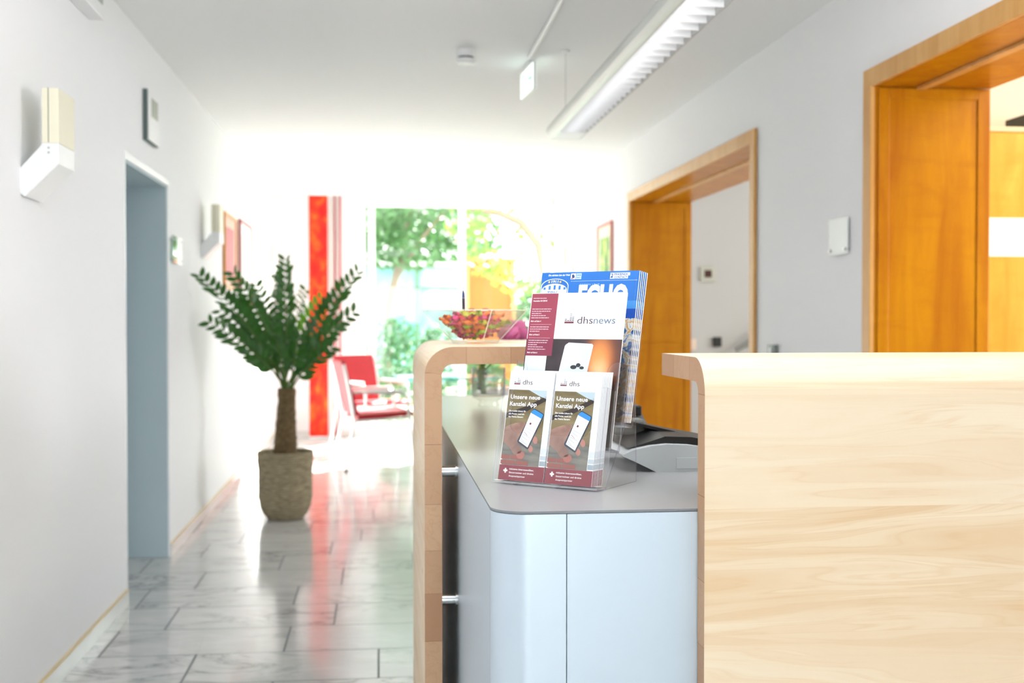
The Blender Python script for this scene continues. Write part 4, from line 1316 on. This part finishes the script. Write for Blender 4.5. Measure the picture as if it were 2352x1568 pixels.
for x0, x1, y, mt, lb_ in ((-0.752, -0.552, 12.42, rc.m, 'wide bright red mottled curtain panel, leftmost of the row'),
                           (-0.545, -0.495, 12.45, WHF, 'narrow light grey curtain panel touching the bright red one'),
                           (-0.490, -0.468, 12.42, plain('dark_red_fabric', '#B03A44', 0.85), 'very narrow dark red curtain panel between pale ones'),
                           (-0.462, -0.440, 12.45, WHF, 'thin pale strip of curtain between dark red and dusky pink panels'),
                           (-0.436, -0.405, 12.42, PINKF, 'narrow dusky pink curtain panel at the right end of the row')):
    cpanel(x0, x1, y, mt, lb_)
tag(MB().box(-1.10, 1.90, 12.39, 12.48, 2.6255, 2.6395).build('curtain_track', WHITEM), 'white curtain track along the ceiling before the window', 'curtain track')

# chairs
REDU = plain('red_upholstery', '#A80A1C', 0.6, 0, 0.05)
def chair():
    t = thing('visitor_chair', '', 'chair', (0, 0, 0), 0, 'red visitor chairs at the far window')
    # local: x = seat direction (front +x), y across
    MB().prism([(-0.23, 0.425), (0.22, 0.455), (0.27, 0.45), (0.28, 0.47), (0.24, 0.495), (-0.22, 0.47)], lambda p, q, h: (p, h, q), -0.25, 0.25).build('seat', REDU, t, 0.015, 3)
    MB().prism([(-0.21, 0.47), (-0.30, 0.80), (-0.335, 0.93), (-0.365, 0.925), (-0.33, 0.79), (-0.25, 0.465)], lambda p, q, h: (p, h, q), -0.235, 0.235).build('backrest', REDU, t, 0.012, 3)
    for s_ in (-1, 1):
        y = s_ * 0.265
        MB().tube([(0.26, y * 1.12, 0.012), (0.215, y, 0.44), (0.20, y, 0.60), (0.175, y, 0.645), (-0.20, y, 0.665), (-0.265, y, 0.66)], 0.0125, 10).build('armrest_frame', ALU, t)
        MB().tube([(-0.335, y * 1.12, 0.012), (-0.255, y, 0.42), (-0.295, y, 0.66), (-0.345, y, 0.90)], 0.0125, 10).build('leg', ALU, t)
        for fx in (0.26, -0.335):
            MB().lathe([(0.017, 0.0), (0.017, 0.02)], 12, (fx, y * 1.12)).build('foot', DARK, t)
        MB().tube([(0.215, y, 0.44), (-0.255, y, 0.42)], 0.011, 8).build('seat_rail', ALU, t)
        MB().box(-0.20, 0.17, y - 0.022, y + 0.022, 0.662, 0.680).build('arm_pad', WHITEM, t, 0.006)
    for fx, z in ((0.215, 0.435), (-0.255, 0.415)):
        MB().tube([(fx, -0.265, z), (fx, 0.265, z)], 0.009, 8).build('cross_bar', ALU, t)
    return t
c0 = chair()
for i, (x, y, rz, lb_) in enumerate(((-0.02, 10.05, 12, 'red visitor chair nearest the curtain, seen from its side, left of the table'),
                                     (-0.06, 11.40, -52, 'red visitor chair behind the nearest one, its back against the window'),
                                     (1.02, 9.75, 165, 'red visitor chair right of the table, seen beside the vase under the counter'))):
    o = c0 if i == 0 else copy_tree(c0)
    o.location = (x, y, 0); o.rotation_euler = (0, 0, math.radians(rz)); o['label'] = lb_
tb = thing('glass_table', 'glass visitor table with a turquoise edge and grey metal legs behind the chairs', 'table', (0.64, 10.72, 0))
MB().prism([(0.50 * math.cos(a), 0.32 * math.sin(a)) for a in [2 * PI * k / 40 for k in range(40)]], lambda p, q, h: (p, q, h), 0.728, 0.750, 1, 0).build('table_top', [plain('pale_glass_top', '#DDF2F0', 0.06), plain('turquoise_edge', '#4FC9C4', 0.2)], tb)
for sx_ in (-1, 1):
    for sy_ in (-1, 1):
        MB().tube([(sx_ * 0.30, sy_ * 0.2, 0.0), (sx_ * 0.30, sy_ * 0.2, 0.7275)], 0.014, 10).build('leg', plain('grey_steel', '#8E9496', 0.3, 0.8), tb)

# ================================================================== STAIRWELL AND OFFICE
SW = 9.30
k_ = thing('wall_switch', 'pale square control with a small dark red window on the stairwell wall', 'wall control', (2.70, SW, 1.655))
MB().box(-0.062, 0.062, -0.02, 0, -0.062, 0.062).build('plate', plain('beige_grey', '#B9B8A8', 0.5), k_, 0.003)
MB().box(-0.030, 0.030, -0.026, -0.02, -0.030, 0.030).build('window', plain('dark_red_window', '#3A1014', 0.2), k_, 0.002)
tag(MB().box(2.745, 2.815, SW - 0.03, SW, 1.05, 1.13).build('intercom_box', DARK, None, 0.004), 'small black box on the stairwell wall above the counter edge', 'wall box')
t = thing('light_switch', 'pale beige double light switch next to the orange jamb', 'light switch', (2.57, SW, 1.07))
MB().box(-0.035, 0.035, -0.010, 0, -0.045, 0.045).build('plate', plain('beige_plastic', '#E2CDB8', 0.5), t, 0.002)
for q in (-0.017, 0.017): MB().box(q - 0.014, q + 0.014, -0.015, -0.010, -0.03, 0.03).build('rocker', MATS['beige_plastic'], t, 0.002)
hr = thing('handrail', 'round steel handrail rising along the stairwell wall', 'handrail', (2.92, SW - 0.08, 1.02))
MB().tube([(0, 0, 0), (0.5, 0, 0.31), (1.6, 0, 0.99)], 0.021, 12).build('rail', plain('grey_rail', '#8A8B86', 0.35, 0.7), hr)
for q in (0.12, 1.0): MB().tube([(q, 0, q * 0.62 - 0.02), (q, 0.08, q * 0.62 - 0.05)], 0.007, 8).build('bracket', STEEL, hr)
t = thing('door_buzzer', 'small grey metal switch box on the right wall just above the counter', 'wall switch', (XR, 5.42, 1.08))
MB().box(-0.025, 0, 0, 0.09, 0, 0.07).build('case', plain('grey_box', '#7C8480', 0.4, 0.3), t, 0.003)
MB().box(-0.030, -0.025, 0.02, 0.06, 0.015, 0.055).build('button', GREYPL, t, 0.002)

oc = thing('office_cupboard', 'tall yellow-orange wooden office cupboard seen through the nearer opening', 'cupboard', (3.9, 5.10, 0))
MB().box(-1.45, 1.4, -0.30, 0.045, 0.0, 2.10).build('carcass', ORANGE2, oc, 0.003)
for i in range(3):
    x0 = -1.449 + i * 0.95
    d_ = MB().box(x0 + 0.003, x0 + 0.944, -0.322, -0.301, 0.08, 2.09).build('door', ORANGE2, oc, 0.002)
    MB().tube([(x0 + 0.88, -0.345, 0.95), (x0 + 0.88, -0.345, 1.15)], 0.006, 8).build('handle', STEEL, d_)
nt = tag(MB().box(2.475, 3.05, 4.7765, 4.7775, 1.55, 1.72).build('paper_notice', plain('pink_white_paper', '#F6E4D6', 0.6, 0, 0.03)), 'pale paper sheet taped across the orange office cupboard', 'notice')
pr = thing('wall_projector', 'black box on a cream bracket at the top of the office cupboard', 'appliance', (2.78, 4.90, 2.102))
MB().box(0.07, 0.30, -0.1, 0.1, 0.022, 0.085).build('case', DARK, pr, 0.006)
MB().box(-0.24, 0.30, -0.1, 0.1, 0.0, 0.021).build('shelf', plain('cream_shelf', '#D9C79A', 0.5), pr)

# ================================================================== OUTSIDE
LFO = [leafmat('tree_leaf_light', '#4C7A26', '#7FA548', 0.3, 0.6), leafmat('tree_leaf_mid', '#2F5428', '#4F7A44', 0.25, 0.6), leafmat('shrub_leaf', '#22482A', '#3F6E3C', 0.2, 0.6)]
BARK = plain('bark', '#6A5A4A', 0.9, 0, 0.2, 20)
def foliage(clusters, n, size, sd):
    r = random.Random(sd); m = MB()
    for c in clusters:
        cx_, cy_, cz_, rx, ry, rz_ = c
        k = int(n * rx * rz_)
        for _ in range(k):
            while True:
                a, b, d = r.uniform(-1, 1), r.uniform(-1, 1), r.uniform(-1, 1)
                if a * a + b * b + d * d < 1: break
            p = Vector((cx_ + a * rx, cy_ + b * ry, cz_ + d * rz_))
            u_ = Vector((r.gauss(0, 1), r.gauss(0, 1), r.gauss(0, 1))).normalized(); v2 = u_.orthogonal().normalized()
            s_ = size * r.uniform(0.6, 1.3)
            m.add([p - u_ * s_, p + v2 * s_ * 0.5, p + u_ * s_, p - v2 * s_ * 0.5], [(0, 1, 2, 3)])
    return m
def tree(name, label, cat, loc, trunk, clusters, n, size, mat, sd):
    t = thing(name, label, cat, loc)
    if trunk:
        for pts, r_ in trunk:
            MB().tube(pts, r_, 10).build('trunk' if r_[0] > 0.05 else 'branch', BARK, t)
    foliage(clusters, n, size, sd).build('foliage', mat, t)
    return t
tree('garden_tree', 'leafy green tree filling the top of the middle window pane', 'tree', (0.1, 19.4, -0.06),
     [([(0, 0, 0), (0.05, 0.1, 1.6), (0.3, 0.1, 2.6), (0.5, 0.0, 4.0)], [0.09, 0.08, 0.06, 0.03]), ([(0.1, 0.1, 1.9), (0.6, -0.2, 2.7), (1.2, -0.3, 3.4)], [0.04, 0.03, 0.015])],
     [(-0.5, 0, 3.2, 1.1, 0.8, 0.75), (0.7, 0.2, 3.3, 1.1, 0.8, 0.7), (0.2, 0, 2.5, 0.9, 0.6, 0.35), (-0.9, 0.3, 2.5, 0.6, 0.5, 0.4), (1.1, 0.3, 2.6, 0.5, 0.4, 0.25), (0.2, 0.6, 4.2, 1.5, 0.8, 0.6)], 1300, 0.085, LFO[1], 1)
tree('arching_tree', 'tree with a curved arching trunk and bright leaves in the right window pane', 'tree', (2.51, 17.0, -0.06),
     [([(0.05, 0, 0), (0.02, 0, 1.0), (-0.05, 0, 1.9), (-0.16, 0, 2.45), (-0.42, 0, 2.78), (-0.75, 0, 2.92), (-1.15, 0, 2.98), (-1.5, 0, 3.02)], [0.095, 0.09, 0.08, 0.075, 0.068, 0.06, 0.052, 0.03])],
     [(-1.2, 0, 2.75, 0.38, 0.3, 0.30), (-0.8, 0.1, 3.15, 0.8, 0.4, 0.22), (-1.0, 0, 2.25, 0.25, 0.25, 0.28), (-0.75, 0, 2.05, 0.3, 0.2, 0.22), (-0.3, 0.1, 3.1, 0.5, 0.3, 0.22), (-0.35, 0.1, 1.85, 0.35, 0.2, 0.2), (-0.55, 0.1, 2.62, 0.25, 0.2, 0.12), (0.1, 0.2, 2.7, 0.35, 0.3, 0.5)], 900, 0.075, LFO[0], 2)
for i, (x, y, h, wd, lb_) in enumerate(((0.12, 15.2, 1.30, 0.40, 'round green shrub at the lower left of the middle pane'), (0.70, 16.4, 1.15, 0.38, 'green shrub just left of the counter arch outside'),
                                       (-0.70, 15.6, 0.9, 0.30, 'small shrub behind the curtain end outside'), (1.35, 15.2, 0.95, 0.38, 'low shrub outside behind the glass bowl'),
                                       (2.30, 15.4, 1.25, 0.40, 'shrub outside at the right window edge'))):
    tree('garden_shrub', lb_, 'shrub', (x, y, -0.06), [([(0, 0, 0), (0.03, 0, h * 0.6)], [0.02, 0.012])],
         [(0, 0, h * 0.55, wd, wd, h * 0.5), (0.1, 0, h * 0.85, wd * 0.6, wd * 0.6, h * 0.25)], 3200, 0.05, LFO[2], 30 + i)
hut = thing('garden_hut', 'small orange wooden hut with a flat roof beyond the right window pane', 'hut', (1.95, 21.8, -0.06))
hutm = plain('orange_boards', '#A85A20', 0.7, 0, 0.12, 6)
MB().box(-0.30, 0.50, -0.4, 0.9, 0, 2.42).build('walls', hutm, hut)
MB().box(-0.38, 0.60, -0.5, 1.0, 2.4205, 2.49).build('roof', plain('roof_boards', '#B0603A', 0.7), hut)
for px in (-0.34, 0.53): MB().box(px - 0.03, px + 0.03, -0.48, -0.42, 0, 2.42).build('post', plain('pale_post', '#C08A50', 0.7), hut)
gb = thing('glass_building', 'low pale blue glazed building beyond the garden in the middle pane', 'building', (0.6, 24.0, -0.06))
GBG = NT('pale_blue_glazing')
GBG.set(Base_Color=GBG.ramp(GBG.noise(GBG.coords(), 1.2, 3), [(0.35, srgb('#5E9AA4')), (0.5, srgb('#86B8BE')), (0.65, srgb('#B8DADC'))]), Roughness=0.1)
MB().box(-1.8, 1.6, 0, 3.0, 0, 2.45).build('walls', GBG.m, gb)
fr_ = MB()
for x in (-1.75, -0.9, 0.16, 1.2): fr_.box(x - 0.04, x + 0.04, -0.05, -0.001, 0, 2.45)
fr_.box(-1.8, 1.6, -0.05, -0.001, 1.98, 2.03)
fr_.build('window_frames', plain('green_frames', '#4E7A5E', 0.5), gb)
MB().box(-1.9, 1.7, -0.2, 3.1, 2.451, 2.53).build('roof', plain('pale_roof', '#C9CFCB', 0.7), gb)
hg = thing('garden_hedge', 'tall hazy green hedge closing off the garden behind the glazed building', 'hedge', (0.5, 29.0, -0.06))
foliage([(-2.0, 0, 2.6, 2.6, 0.8, 2.7), (0.9, 0, 2.9, 1.7, 0.8, 2.9), (3.2, 0.5, 1.2, 1.6, 0.6, 1.2)], 520, 0.17, 77).build('foliage', leafmat('hedge_leaf', '#3F6238', '#5F8654', 0.2, 0.6), hg)
